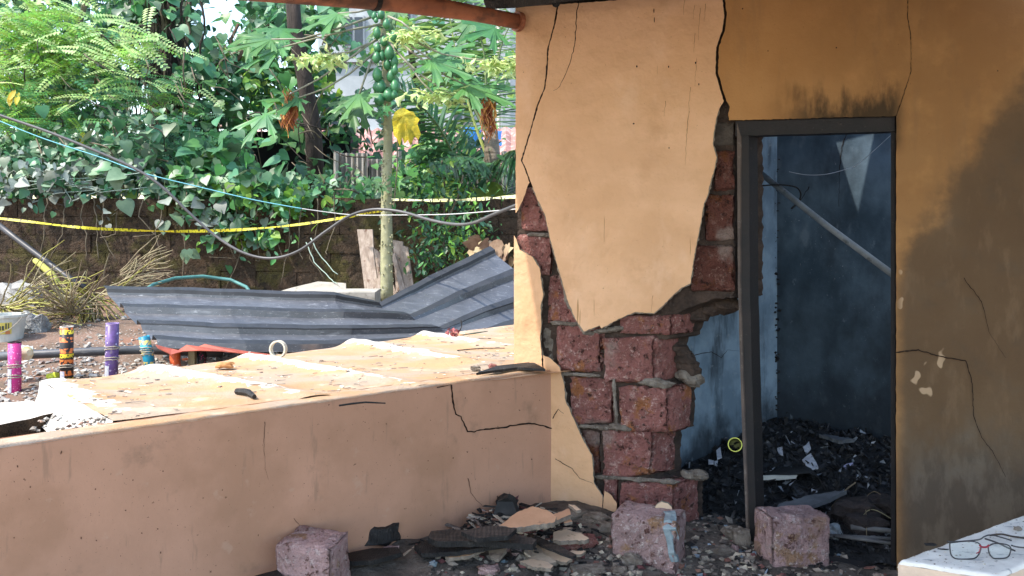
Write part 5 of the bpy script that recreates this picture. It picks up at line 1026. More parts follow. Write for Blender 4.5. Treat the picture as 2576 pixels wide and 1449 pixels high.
for v in (335, 150, -20): x_ = at(800, v, 20.9); mb = MB(); mb.box(((x0 + x1) / 2, 20.95, x_.z), (x1 - x0, .12, .12)); mb.build('floor_band', M_pale, wb)
rh = thing('red_roofed_house', 'low house with faded red tin roof glimpsed between trees and palm', 'house', at(1000, 540, 15))
a, b = at(560, 420, 13.6), at(1420, 420, 13.6); c1, c2 = at(560, 330, 16), at(1420, 320, 16)
mb = MB(); n_ = 64
top = []; 
for i in range(n_ + 1):
    t = i / n_; o_ = .03 * (1 if i % 2 else -1); top += [a.lerp(b, t) + V((0, 0, o_ - .02)), c1.lerp(c2, t) + V((0, 0, o_))]
mb.add(top, [(2 * i, 2 * i + 2, 2 * i + 3, 2 * i + 1) for i in range(n_)]); mb.build('roof', M_troof, rh, solid=.01)
mb = MB(); mb.box((( a.x + b.x) / 2, 15.2, 2.1), (b.x - a.x - .3, 2.6, .9)); mb.build('wall', mat('house_dark_wall', ((.10, .08, .075), (.06, .05, .05), 3)), rh)
for u in (900, 1070, 1160): p = at(u, 440, 13.85); mb = MB(); mb.box(p, (.5, .06, .3)); mb.build('window', M_glass, rh)
ds = thing('dark_shed', 'dark open shed in shade behind the leaning tree', 'shed', at(700, 540, 12.9))
x0, x1, z0, z1 = facade(560, 880, 330, 545, 12.9); mb = MB(); mb.box(((x0 + x1) / 2, 13.3, (z0 + z1) / 2), (x1 - x0, .7, z1 - z0)); mb.build('wall', mat('shed_shade', ((.012, .014, .022), (.02, .02, .026), 3)), ds)  # near-black wall colour stands for the shade in the open front
mb = MB(); q = [at(550, 318, 12.6), at(890, 322, 12.6), at(890, 296, 13.8), at(550, 292, 13.8)]; mb.slab(q, [p - V((0, 0, .04)) for p in q]); mb.build('roof', M_troof, ds)
fn = thing('corrugated_fence', 'grey corrugated sheet fence panels behind the papaya trunk', 'fence', at(1050, 540, 10.6))
M_zinc = mat('grey_zinc', ((.34, .32, .29), (.24, .22, .2), 4), [dict(c=(.16, .1, .07), s=6, st=(1, 1, .3), lo=.58, hi=.7, a=.6)], .6, metal=.2)
for k, (u0, u1, v0, Y) in enumerate(((850, 925, 385, 10.7), (928, 1000, 400, 10.75), (1140, 1215, 440, 10.7), (1218, 1340, 450, 10.75))):
    mb = MB(); a, b = at(u0, v0, Y), at(u1, v0, Y); n_ = 22; vs_ = []
    for i in range(n_ + 1): p = a.lerp(b, i / n_); y = Y + .025 * math.sin(i * 1.6); vs_ += [V((p.x, y, 1.6)), V((p.x, y, p.z))]
    mb.add(vs_, [(2 * i, 2 * i + 2, 2 * i + 3, 2 * i + 1) for i in range(n_)]); mb.build('panel', M_zinc, fn, solid=.004)
for u in (846, 1004, 1268): mb = MB(); p = at(u, 430, 10.65); mb.tube([V((p.x, p.y, 1.6)), V((p.x, p.y, p.z + .25))], .035, 8); mb.build('post', M_zinc, fn)
tp_ = thing('blue_tarpaulin', 'bright blue tarpaulin spread on the red roof behind the palm', 'tarpaulin', at(1240, 360, 15.3)); mb = MB()
mb.grid(lambda a, b: at(1165 + 150 * a, 370 - 34 * b + 6 * math.sin(a * 9) - 8 * math.sin(a * 3 + 1) * b, 14.9 + .9 * b) + V((0, 0, .05 * noise.noise(V((a * 8, b * 4, 0))))), 20, 6); mb.build('sheet', mat('blue_plastic', ((.03, .16, .5), (.02, .11, .4), 4), [], .4), tp_, solid=.01)
mb = MB(); p = at(1188, 345, 14.9); mb.lathe([(0, 0), (.17, 0), (.19, .1), (.19, .26), (.17, .36), (0, .36)], p - V((0, 0, .2)), (0, 0, 1), 20); mb.build('drum', mat('blue_drum', (.03, .2, .55), rough=.4), tp_, smooth=False)
# ------------------------------------------------------------------ loose laterite blocks on the porch floor
def fl_(u, v, dz=0):                                   # where a line of sight meets the porch floor
    lo, hi = 2.0, 6.0
    for _ in range(40):
        m = (lo + hi) / 2; p = at(u, v, m)
        if p.z > Hr(p.x, p.y): lo = m
        else: hi = m
    p = at(u, v, lo); p.z += dz; return p
def loose(c, size, rz, mt, label, seed, tilt=(0, 0)):
    M_ = Euler((tilt[0], tilt[1], rz)).to_matrix(); w_, d_, h_ = size; c = V(c)
    q = [c + M_ @ V(p) for p in ((-w_ / 2, -d_ / 2, h_), (w_ / 2, -d_ / 2, h_), (w_ / 2, -d_ / 2, 0), (-w_ / 2, -d_ / 2, 0))]
    mb = block_mesh('b', q, d_, M_ @ V((0, 1, 0)), mt, amp=.006, round_=.014, seed=seed)
    return tag(mb.build('laterite_block', mt, smooth=True), label, 'stone block', 'fallen laterite blocks on the porch floor')
M_latl = laterite('laterite_pale', (.58, .38, .365), (.82, .72, .69), (.38, .22, .10), (.15, .07, .055))
c = fl_(1640, 1425); c.y += .10
b2 = loose(c + V((.0, 0, -.02)), (.30, .21, .235), -.42, M_latp, 'fallen laterite block with a torn blue-grey strip draped over it', 31, (.02, .02))
c = fl_(2000, 1424); c.y += .085; c.x = (1992 - CX) / F * c.y
loose(c + V((0, 0, -.02)), (.295, .19, .245), .17, M_latl, 'pinkish fallen laterite block lying on the door sill', 32, (-.04, .01))
c = at(790, 1400, 3.30); c.z = Hr(c.x, c.y) - .04
loose(c, (.235, .19, .225), -.24, M_latl, 'fallen laterite block against the low wall at the bottom edge', 33, (.03, .0))
# draped strip of cloth on the middle block
from mathutils.bvhtree import BVHTree
bv = BVHTree.FromPolygons([b2.location + v.co for v in b2.data.vertices], [tuple(p.vertices) for p in b2.data.polygons])
def onb2(u, v):
    h = bv.ray_cast(V((0, 0, CH)), V(((u - CX) / F, 1, -(v - CY) / F)).normalized())
    return (h[0] + h[1] * .006 * (1 if h[1].y < .3 else -1)) if h[0] else fl_(u, v, .012)
mb = MB(); st_ = [(1683, 1288), (1687, 1296), (1686, 1310), (1684, 1330), (1690, 1350), (1694, 1370), (1696, 1390), (1699, 1402), (1701, 1412)]; vs = []
for i, (u, v) in enumerate(st_):
    w_ = (15, 14, 15, 16, 15, 16, 14, 13, 11)[i]; c3 = onb2(u, v); q3 = [onb2(u - w_, v + R.uniform(-2, 2)), c3 + V((R.uniform(-.003, .003), -.003, 0)), onb2(u + w_, v + R.uniform(-2, 2))]
    for q in (q3[0], q3[2]):
        if (q - c3).length > .08: q += (c3 - q) * .6
    vs += q3
n_ = len(st_) - 1
mb.add(vs, [(3 * i, 3 * i + 1, 3 * i + 4, 3 * i + 3) for i in range(n_)] + [(3 * i + 1, 3 * i + 2, 3 * i + 5, 3 * i + 4) for i in range(n_)])
tag(mb.build('torn_strip', mat('blue_grey_cloth', ((.30, .37, .39), (.2, .25, .27), 24), [dict(c=(.3, .33, .33), s=50, lo=.55, hi=.65, a=.6)], .9), solid=.002), 'torn pale blue-grey strip draped over the middle fallen block', 'cloth')
# flake of painted plaster propped on it
def shard(name, px, z0, th, mt, label, tilt=(0, 0), group='broken plaster shards on the porch floor', cat='plaster', amp=1.2, mts=None):
    c = fl_(sum(p[0] for p in px) / len(px), sum(p[1] for p in px) / len(px)); top = []
    for u, v in dens(px, 6 if amp > 1 else 15, amp):
        p = at(u, v, (CH - (c.z + z0)) * F / (v - CY)); p.z = c.z + z0 + (p.x - c.x) * tilt[0] + (p.y - c.y) * tilt[1]; top.append(p)
    mb = MB(); mb.slab(top, [p - V((0, 0, th)) for p in top], 1); mb.m[0] = 0
    return tag(mb.build(name, mts or [mt, M_raw]), label, cat, group)
M_sh = mat('shard_paint', ((.62, .36, .22), (.55, .31, .18), 8), [dict(c=(.25, .13, .08), s=18, lo=.6, hi=.7, a=.7)], .8, [('noise', 40, .3, .01)])
M_shl = mat('shard_paint_light', ((.74, .55, .38), (.66, .48, .33), 8), [dict(c=(.35, .24, .16), s=22, lo=.62, hi=.7, a=.6)], .8, [('noise', 40, .3, .01)])
M_shd = mat('shard_dirty', ((.42, .33, .25), (.3, .23, .18), 9), [dict(c=(.15, .1, .08), s=18, lo=.58, hi=.68, a=.7)], .9, [('noise', 40, .4, .01)])
shard('plaster_shard', [(1255, 1292), (1300, 1268), (1340, 1258), (1375, 1266), (1400, 1280), (1395, 1290), (1300, 1297)], .13, .022, M_sh, 'large peach plaster shard topmost of the pile by the corner', (.05, .1))
shard('plaster_shard', [(1270, 1314), (1320, 1300), (1400, 1282), (1432, 1272), (1436, 1284), (1400, 1296), (1340, 1310)], .09, .02, M_sh, 'long peach plaster shard under the topmost one', (-.02, .08))
shard('plaster_shard', [(1430, 1268), (1445, 1270), (1462, 1282), (1450, 1284)], .09, .012, M_shl, 'narrow peach splinter at the foot of the wall corner')
shard('plaster_shard', [(1392, 1334), (1425, 1328), (1462, 1336), (1482, 1346), (1470, 1350), (1392, 1350)], .045, .018, M_shl, 'pale oval plaster shard leaning on a red stone', (0, .1))
shard('plaster_shard', [(1312, 1362), (1330, 1352), (1356, 1362), (1372, 1380), (1400, 1392), (1360, 1398), (1330, 1385)], .05, .014, M_shd, 'curled dirty plaster shard in the middle of the floor', (.1, .2))
shard('plaster_shard', [(1356, 1368), (1375, 1372), (1420, 1386), (1440, 1394), (1425, 1400), (1380, 1392)], .045, .012, M_shl, 'thin pale plaster shard beside the curled one', (.05, .15))
shard('plaster_shard', [(1400, 1392), (1440, 1384), (1474, 1386), (1462, 1394), (1420, 1398)], .03, .012, M_shl, 'flat pale green-tinged shard right of the curled one')
shard('plaster_shard', [(1308, 1412), (1335, 1406), (1372, 1412), (1392, 1422), (1386, 1430), (1340, 1426)], .03, .014, M_shl, 'nearest pale plaster shard on the grit')
shard('plaster_shard', [(1120, 1386), (1150, 1376), (1200, 1368), (1222, 1366), (1220, 1376), (1180, 1388), (1130, 1390)], .05, .014, M_sh, 'long brown-edged shard lying before the charred boards', (.05, .1))
shard('plaster_shard', [(1228, 1362), (1262, 1356), (1275, 1372), (1255, 1384), (1235, 1378)], .05, .014, M_shd, 'tilted dirty shard left of the curled one', (.2, .2))
shard('plaster_shard', [(1415, 1302), (1428, 1298), (1440, 1312), (1420, 1316)], .06, .012, M_sh, 'small square peach chip below the shard pile')
# plaster flake stuck on top of the middle block
mb = MB(); q = dens([(1644, 1286), (1650, 1272), (1664, 1262), (1680, 1266), (1690, 1276), (1690, 1290), (1660, 1290)], 5, 1); f1 = [at(u, v, 3.82) for u, v in q]; mb.slab(f1, [p + V((.005, .02, 0)) for p in f1], 1); mb.m[0] = 0
tag(mb.build('plaster_flake', [M_shl, M_raw]), 'cream plaster flake standing behind the middle fallen block', 'plaster', 'broken plaster shards on the porch floor')
# charred boards
def board(px, z0, th, label, mt=None, tilt=(0, 0)): return shard('charred_board', px, z0, th, mt or M_char, label, tilt, 'charred boards against the low wall', 'board', .8, [mt or M_char, M_char])
M_charb = mat('charred_brown', ((.07, .052, .042), (.03, .025, .022), 12, (1, 4, 4)), [dict(c=(.18, .13, .09), s=24, st=(.6, 3, 3), lo=.6, hi=.7, a=.6)], .8, [('wave', 18, .4, .006)])
board([(1042, 1356), (1090, 1340), (1210, 1338), (1290, 1344), (1280, 1360), (1150, 1372), (1060, 1372)], .07, .018, 'long black charred board lying along the low wall', None, (.05, .1))
board([(1076, 1330), (1084, 1318), (1150, 1316), (1290, 1326), (1350, 1338), (1340, 1348), (1230, 1340), (1100, 1338)], .12, .025, 'brown scorched board on top of the charred stack', M_charb, (.02, .1))
board([(1160, 1308), (1240, 1298), (1300, 1304), (1280, 1318), (1200, 1322)], .16, .018, 'short scorched batten high in the charred stack', M_charb, (.02, .1))
mb = MB(); q = [(1240, 1296), (1252, 1262), (1276, 1252), (1290, 1262), (1300, 1292), (1350, 1330), (1290, 1330)]; f1 = [at(u, v, 3.85 + (.02 if i % 2 else 0)) for i, (u, v) in enumerate(q)]; mb.slab(f1, [p + V((.01, .03, .01)) for p in f1]); tag(mb.build('charred_sheet', mat('char_grey', ((.05, .048, .046), (.02, .02, .02), 9), [], .7)), 'pointed charred sheet standing up in the stack by the low wall', 'debris')
mb = MB(); q = [(1246, 1262), (1262, 1250), (1284, 1256), (1300, 1268), (1284, 1280), (1256, 1284)]; f1 = [at(u, v, 4.0) for u, v in q]; mb.slab(f1, [p + V((.01, .03, .01)) for p in f1]); tag(mb.build('charred_scrap', M_char), 'curled black scrap topmost of the charred stack', 'debris')
chunk('charred_stump', fl_(950, 1375) + V((.0, .03, .04)), .085, M_char, 'black charred timber stump leaning on the low wall', 'debris', sq=(1.2, .8, .75), rz=.5)
board([(872, 1392), (930, 1380), (1000, 1376), (1010, 1390), (940, 1410), (880, 1412)], .03, .018, 'black charred slab beside the left fallen block')
board([(640, 1449), (700, 1432), (712, 1449), (690, 1470)], .05, .018, 'black scrap at the bottom edge left of the fallen block')
board([(1330, 1340), (1400, 1368), (1450, 1395), (1440, 1400), (1380, 1378), (1325, 1350)], .07, .012, 'thin dark strip crossing the plaster shards', M_charb)
# red and grey stones
for u, v, r, mt, lab, sq in ((1452, 1372, .06, M_lat, 'dark red laterite chunk under the pale oval shard', (1.7, .8, .6)), (1247, 1378, .038, M_latp, 'pinkish grey stone among the shards left of centre', (1, .9, 1)), (1300, 1392, .024, M_latp, 'small pink stone near the curled shard', (1, 1, .8)), (1280, 1384, .022, M_latl, 'small pale stone left of the curled shard', (1, 1, .8)), (1228, 1440, .04, M_latp, 'pink stone at the bottom edge', (1.3, .8, .5)), (985, 1392, .03, M_latl, 'rusty stone beside the charred stump', (1.2, .9, .8)),
        (1840, 1352, .05, M_mortar, 'grey mortar lump between the two fallen blocks', (1, .8, .8)), (1865, 1372, .055, M_mortar, 'larger grey mortar slab leaning by the door jamb', (.8, .6, 1.1)), (1820, 1395, .05, M_mortar, 'flat grey mortar lump behind the middle block', (1.4, .8, .5)), (1848, 1385, .022, M_latp, 'small rusty stone by the door jamb', (1, 1, .8)), (1862, 1340, .02, M_latl, 'cream stone at the foot of the door jamb', (1, 1, .9)), (1500, 1310, .05, M_mortar, 'grey mortar lump at the foot of the broken plaster', (1.5, .8, .5)), (1440, 1300, .05, M_mortar, 'crumbled mortar under the wall corner', (1.6, .8, .4)), (1530, 1330, .04, M_mortar, 'mortar crumb left of the middle fallen block', (1.3, .8, .6)), (1400, 1318, .03, M_latd, 'dark red stone below the wall corner', (1.2, .8, .7)), (1590, 1418, .045, M_mortar, 'mortar lump in front of the middle block', (1.2, .8, .7)), (1660, 1424, .03, M_latp, 'pink stone in front of the middle block', (1.3, .8, .6)), (1480, 1440, .05, M_mortar, 'grey lump at the bottom edge of the floor', (1.6, 1, .4)), (1560, 1440, .03, M_mortar, 'small grey lump near the bottom edge', (1.2, .9, .6))):
    chunk('stone', fl_(u, v) + V((0, 0, r * sq[2] * .45)), r, mt, lab, 'stone', 'stones scattered on the porch floor', sq, R.uniform(-.4, .4))
# grit and chips, too many to count
M_grit = [M_chips, mat('chips_pale', ((.46, .38, .30), (.34, .28, .23), 12), [], .9, leafvar=.6), mat('chips_blue', ((.30, .36, .42), (.2, .25, .3), 12), [], .8, leafvar=.6), mat('chips_red', ((.24, .11, .09), (.16, .07, .06), 12), [], .9, leafvar=.6), M_char]
mb = MB()
for k in range(5200):
    u, v = R.uniform(640, 2250), R.uniform(1270, 1500); p = fl_(u, v)
    if lside(p.x, p.y) < .02 or (P0 - p).dot(-WN) > -.01 and p.x < 1.0: continue
    if p.y > 4.3: continue
    d = noise.noise(V((p.x * 4, p.y * 4, 0)))
    if d < -.1 and R.random() < .7: continue
    r = R.choice((.003, .004, .005, .007, .01, .015)) * R.uniform(.7, 1.4); m_ = R.choices(range(5), (10, 3, 1.6, 2, 4))[0]
    if k % 6 == 0:
        M_ = Euler((R.gauss(0, .35), R.gauss(0, .35), R.uniform(0, 6))).to_matrix(); a, b = R.uniform(.008, .03), R.uniform(.006, .018); q = [p + V((0, 0, .008)) + M_ @ V(w) for w in ((-a, -b, 0), (a * .7, -b, 0), (a, b * .5, 0), (-a * .3, b, 0))]
        mb.slab(q, [w - V((0, 0, .005)) for w in q], R.choices(range(5), (6, 4, .6, 3, 5))[0]); continue
    stone(mb, (p.x, p.y, p.z + r * .25), r, m_, (1.3, 1, .6))
for k in range(1500):
    big = k % 2; u, v = (R.gauss(1290, 110), R.gauss(1345, 28)) if big else (R.uniform(1080, 1900), R.uniform(1350, 1480))
    p = fl_(u, v)
    if lside(p.x, p.y) < .03 or p.y > 4.2 or v < 1285: continue
    if big:
        a, b = R.uniform(.01, .05), R.uniform(.003, .01); M_ = Euler((R.gauss(0, .3), R.gauss(0, .3), R.gauss(-.2, .7))).to_matrix(); c = p + V((0, 0, R.uniform(.01, .09) * math.exp(-((u - 1260) / 130) ** 2)))
        q = [c + M_ @ V(w) for w in ((-a, -b, 0), (a * R.uniform(.6, 1), -b, 0), (a, b * .5, 0), (-a * .8, b, 0))]; mb.slab(q, [w - V((0, 0, .006)) for w in q], R.choices(range(5), (3, 2, .2, 2, 9))[0])
    else:
        r = R.uniform(.006, .02); stone(mb, (p.x, p.y, p.z + r * .3), r, R.choices(range(5), (10, 1.5, 1, 2, 2))[0], (1.2, 1, .7))
tag(mb.build('grit', M_grit, kind='stuff'), 'grit and crumbs covering the porch floor', 'debris')

# ------------------------------------------------------------------ inside the burnt room: ash heap and debris
def A(x, y):                                           # ash surface
    d = V((x, y, 0)) - P0; b = d.dot(-WN); s = d.dot(WD)
    k = cl(b / 1.35, 0, 1); e = cl((V((x, y, 0)) - RC).dot(-SN) / .5, 0, 1)
    return .01 + .27 * k ** .8 * (1 - .25 * cl(s + .2, 0, 1)) + .07 * (1 - e) * k + .05 * noise.noise(V((x * 3, y * 3, 2))) * k + .03 * noise.noise(V((x * 9, y * 9, 1)))
mb = MB(); mb.grid(lambda a, b: (lambda p: V((p.x, p.y, A(p.x, p.y))))(P0 + WD * (-1.5 + 4.2 * a) - WN * (.02 + 1.75 * b) + V((0, 0, 0))), 110, 60)
o = mb.build('ash_bed', M_ash, smooth=True); o['kind'] = 'structure'
def an(u, v, dz=0):
    lo, hi = 3.0, 6.5
    for _ in range(40):
        m = (lo + hi) / 2; p = at(u, v, m)
        if p.z > A(p.x, p.y): lo = m
        else: hi = m
    p = at(u, v, lo); p.z += dz; return p
mb = MB(); M_burn = [M_ashbits, mat('ash_pale', ((.34, .36, .40), (.22, .24, .27), 12), [], .7, leafvar=.7), M_char]
for k in range(5200):
    p = P0 + WD * R.uniform(-1.05, 1.3) - WN * R.uniform(.08, 1.7)
    if (p - RC).dot(SN) > -.01: continue
    p.z = A(p.x, p.y) + R.uniform(0, .02); M_ = Euler((R.gauss(0, .6), R.gauss(0, .6), R.uniform(0, 6))).to_matrix(); a, b = R.uniform(.006, .03), R.uniform(.004, .02)
    if k % 9 == 0: a, b = a * 2.6, b * .5
    mb.add([p + M_ @ V(q) for q in ((-a, -b, 0), (a, -b * R.random(), .004), (a * R.random(), b, 0), (-a, b * .6, .006))], [(0, 1, 2, 3)], R.choices(range(3), (10, .55, 6))[0])
tag(mb.build('burnt_flakes', M_burn, kind='stuff'), 'charred flakes and ash covering the room floor', 'ash')
# tin with a gold rim
p = an(1849, 1140, .05); tn = thing('round_tin', 'round tin with a gleaming gold rim half buried in ash', 'tin', p); ax = V((-.25, -1, .35)); r_ = 17 / F * p.y
mb = MB(); mb.lathe([(r_ * .96, -.07), (r_, 0), (r_ * .9, 0), (r_ * .88, -.06), (0, -.06)], p, ax, 24); mb.build('can', mat('dull_gold_inside', ((.10, .09, .02), (.05, .05, .02), 9), [], .4, metal=.6), tn, smooth=False)
mb = MB(); mb.lathe([(r_ * 1.05, -.006), (r_ * 1.05, .006), (r_ * .9, .006), (r_ * .9, -.006), (r_ * 1.05, -.006)], p, ax, 28); mb.build('rim', mat('gold_rim', (.72, .68, .12), rough=.3, metal=.4), tn)
# curled black sheet, scorched plank, cloth heap, pale scraps, rods
cs = thing('curled_sheet', 'curled black sheet with a striped pale edge in the ash', 'debris', an(2000, 1225)); mb = MB()
cp = [(1925, 1190, 4.72), (1960, 1180, 4.75), (1990, 1172, 4.8), (2030, 1168, 4.82), (2056, 1196, 4.78), (2072, 1225, 4.7)]
mb.add([at(*q) for q in cp] + [at(u + 4, v + (22 if i < 4 else 6), y - .22) for i, (u, v, y) in enumerate(cp)], [(i, i + 1, i + 7, i + 6) for i in range(5)]); mb.build('sheet', M_char, cs, solid=.006, smooth=True)
mb = MB(); e = [(1918, 1197), (1950, 1196), (1985, 1197), (2006, 1196), (2002, 1204), (1960, 1208), (1918, 1208)]; f1 = [at(u, v, 4.52) for u, v in e]; mb.slab(f1, [q + V((0, .01, .0)) for q in f1]); mb.build('edge', mat('striped_edge', ((.5, .5, .46), (.36, .37, .35), 20), [], .7), cs)
def inner(name, px, z0, th, mt, lab, cat='debris', tilt=(0, 0), group=None):
    c = an(sum(p[0] for p in px) / len(px), sum(p[1] for p in px) / len(px)); tp2 = []
    for u, v in dens(px, 8, 1.2):
        q = at(u, v, (CH - (c.z + z0)) * F / (v - CY)); q.z = c.z + z0 + (q.x - c.x) * tilt[0] + (q.y - c.y) * tilt[1]; tp2.append(q)
    mb = MB(); mb.slab(tp2, [q - V((0, 0, th)) for q in tp2]); return tag(mb.build(name, mt), lab, cat, group)
inner('scorched_plank', [(1932, 1272), (1960, 1250), (2040, 1240), (2100, 1238), (2130, 1240), (2090, 1252), (2000, 1268)], .06, .02, mat('ashy_plank', ((.14, .15, .165), (.09, .095, .105), 9), [], .9, [('noise', 30, .4, .01)]), 'flat ash-grey plank lying across the room floor', 'plank', (.12, .05))
inner('scorched_plank', [(2060, 1092), (2100, 1096), (2150, 1104), (2110, 1108)], .03, .02, mat('ashy_plank', (.1, .1, .1)), 'small ash-grey plank near the back wall', 'plank')
M_scr = mat('pale_scrap', ((.55, .55, .58), (.38, .38, .42), 30), [], .8)
for k, (px, lab) in enumerate((([(2020, 1110), (2035, 1104), (2040, 1112), (2028, 1118)], 'pale ash scrap high in the ash heap'), ([(2018, 1146), (2040, 1138), (2060, 1156), (2040, 1158)], 'white flake in the middle of the ash heap'), ([(2122, 1160), (2146, 1156), (2146, 1166), (2124, 1168)], 'lilac square scrap near the back wall'), ([(1955, 1116), (1968, 1114), (1970, 1124), (1958, 1122)], 'small white flake beside the jamb'), ([(1802, 1122), (1812, 1118), (1816, 1130), (1804, 1132)], 'bluish scrap left of the tin'), ([(1782, 1145), (1806, 1146), (1804, 1152), (1782, 1150)], 'grey-blue bar scrap below the tin'))):
    inner('ash_scrap', px, .03, .006, mat('lilac_scrap', (.5, .46, .62)) if 'lilac' in lab else M_scr, lab, 'scrap', (0, .3), 'pale scraps in the ash')
chunk('foil_ball', an(2098, 1352, .03), .045, mat('foil', ((.45, .5, .53), (.3, .34, .37), 20), [], .35, [('noise', 40, .9, .02)], metal=.4), 'crumpled silver foil beside the block on the sill', 'foil', sq=(.8, .7, 1))
for k, (u, v, r) in enumerate(((2150, 1300, .13), (2215, 1290, .12), (2180, 1330, .1))):
    chunk('cloth_heap', an(u, v, .02), r, mat('burnt_cloth', ((.05, .038, .035), (.02, .017, .017), 9), [], .95, [('noise', 12, .9, .05)]), ('burnt dark cloth heap in the room, left one', 'burnt dark cloth heap beside the right jamb', 'burnt cloth heap nearest the sill')[k], 'cloth', 'burnt cloth inside the doorway', (1.1, .8, .6))
for k, (a, b, r) in enumerate((((2085, 1358), (2252, 1372), .010), ((2140, 1340), (2252, 1352), .013), ((2100, 1366), (2252, 1384), .009))):
    mb = MB(); mb.tube([an(*a, .02 + .008 * k), an(*b, .03)], r, 8); tag(mb.build('metal_rod', mat('grey_rod', ((.17, .17, .17), (.1, .1, .105), 9), [], .7), smooth=True), ('thin grey rod lying inside the sill, middle of three', 'thicker grey rod farthest inside the sill', 'thin grey rod nearest the sill')[k], 'rod', 'rods on the room floor')
wr = MB(); wr.tube(bez([at(2078, 1330, 4.2), at(2085, 1290, 4.3), at(2120, 1240, 4.35), at(2152, 1214, 4.4)], 14), .004, 5); tag(wr.build('bent_wire', M_spad), 'bent wire standing out of the ash by the right block', 'wire')
for pts, lab in (([(2180, 1380), (2178, 1320), (2172, 1262)], 'thin burnt wire standing upright before the cloth heaps'), ([(2150, 1345), (2190, 1322), (2252, 1326)], 'thin burnt wire bowed along the right jamb'), ([(2160, 1290), (2200, 1275), (2252, 1296)], 'uppermost thin burnt wire reaching the right jamb')):
    mb = MB(); mb.tube(bez([an(u, v, .03) if i % 2 == 0 else an(u, v, .08) for i, (u, v) in enumerate(pts)], 14), .002, 4); tag(mb.build('burnt_wire', M_spad), lab, 'wire')
# slanting pipe and wire hook
mb = MB(); a, b = at(1916, 438, 5.0), at(2275, 712, 4.45); mb.tube([a, a.lerp(b, .5) - V((0, 0, .01)), b], .0185, 12); pp2 = mb.build('slanting_pipe', mat('ashy_pipe', ((.36, .39, .42), (.26, .29, .32), 12), [dict(c=(.12, .13, .14), s=16, lo=.58, hi=.68, a=.7)], .8, [('noise', 60, .4, .008)]), smooth=True)
tag(pp2, 'ash-grey pipe slanting down across the doorway opening', 'pipe')
mb = MB(); mb.tube(bez([at(1918, 467, 4.9), at(1960, 465, 4.9), at(2000, 470, 4.9), at(2014, 485, 4.9), at(2010, 505, 4.9), at(1990, 525, 4.9)], 24), .005, 6); tag(mb.build('wire_hook', M_char, smooth=True), 'dark bent wire hooked over the slanting pipe', 'wire')
mb = MB(); mb.tube(bez([at(1985, 432, 5.1), at(2030, 440, 5.1), at(2080, 438, 5.1), at(2130, 425, 5.1), at(2160, 412, 5.1), at(2250, 332, 5.0)], 30), .0018, 4); tag(mb.build('hanging_thread', mat('pale_thread', (.5, .55, .6))), 'pale thread sagging in front of the smoked back wall', 'thread')

# ------------------------------------------------------------------ ledge with spectacles at lower right
ZB = .6; A_, F_, B_2 = onz(2259, 1409, ZB), onz(2576, 1293, ZB), onz(2508, 1449, ZB)
dF = (F_ - A_).normalized(); dB = (B_2 - A_)
lg = thing('porch_ledge', 'whitewashed porch ledge at the lower right with spectacles on it', 'ledge', A_ - V((0, 0, ZB)))
def ledge_top(a, b):
    p = A_ + dF * (1.6 * a) + dB * b; e = min(a * 1.6, 1) * 0
    ed = min(b, 1 - b) * dB.length; r_ = .012; z = ZB - (r_ - math.sqrt(max(r_ * r_ - max(r_ - ed, 0) ** 2, 0))) if ed < r_ else ZB
    za = a * 1.6
    if za < .012: z -= .012 - math.sqrt(max(.000144 - (.012 - za) ** 2, 0))
    q = V((p.x, p.y, z + .0025 * noise.noise(p * 22) + .0015 * noise.noise(p * 60)))
    if b == 0: q += -dB.normalized() * .004 * noise.noise(p * 30)
    return q
mb = MB(); us = [0, .002, .004, .0075] + [.0075 + .9925 * (k / 100) ** 1.0 for k in range(1, 101)]; vsb = [0, .012, .03, .05] + [.05 + .9 * k / 36 for k in range(1, 37)] + [.97, .988, 1]
pts = [ledge_top(a, b) for a in us for b in vsb]; nb_ = len(vsb); mb.add(pts, [(i * nb_ + j, (i + 1) * nb_ + j, (i + 1) * nb_ + j + 1, i * nb_ + j + 1) for i in range(len(us) - 1) for j in range(nb_ - 1)])
M_ltop = mat('worn_white_paint', ((.78, .76, .71), (.66, .64, .6), 9), [dict(c=(.25, .26, .28), s=26, st=(.6, 1.6, 1), lo=.56, hi=.68, a=.75), dict(c=(.72, .71, .68), s=14, lo=.6, hi=.66, a=.5)], .85, [('noise', 70, .3, .006)], spec=.2)
M_lside = mat('ledge_side_paint', ((.64, .50, .38), (.54, .43, .34), 7), [dict(c=(.3, .2, .14), s=60, lo=.68, hi=.74, a=.7), dict(c=(.72, .62, .5), s=10, lo=.58, hi=.68, a=.5)], .85, [('noise', 50, .4, .008)])
mb.build('top', M_ltop, lg, smooth=True)
mb = MB(); q = [A_, B_2, B_2 + dF * 1.6, A_ + dF * 1.6]; mb.slab([V((p.x, p.y, ZB - .0125)) for p in q], [V((p.x, p.y, -.2)) for p in q]); mb.build('body', M_lside, lg)
mb = MB()
for k in range(260):
    a, b = R.random() * .5, R.random(); p = ledge_top(a, b); r = R.choice((.0008, .0012, .002, .003)); stone(mb, p + V((0, 0, r * .4)), r, 0, (1.6, 1, .5))
mb.build('dust_crumbs', M_debris, lg, kind='stuff')
chunk('grey_pebble', onz(2560, 1322 + 12, ZB) + V((0, 0, .006)), .012, M_mortar, 'small grey pebble on the ledge above the spectacles', 'stone', sq=(1.2, .8, .6))
chunk('char_flake', onz(2340, 1371, ZB) + V((0, 0, .002)), .016, M_char, 'black charred flake beside the spectacles', 'debris', sq=(1.3, .6, .18))
chunk('char_flake', onz(2372, 1383, ZB) + V((0, 0, .002)), .012, M_char, 'thin black sliver touching the spectacles', 'debris', sq=(1.6, .3, .15), rz=-.2)
sg = thing('spectacles', 'dark rimmed spectacles with red bridge lying on the white ledge', 'spectacles', onz(2450, 1405, ZB))
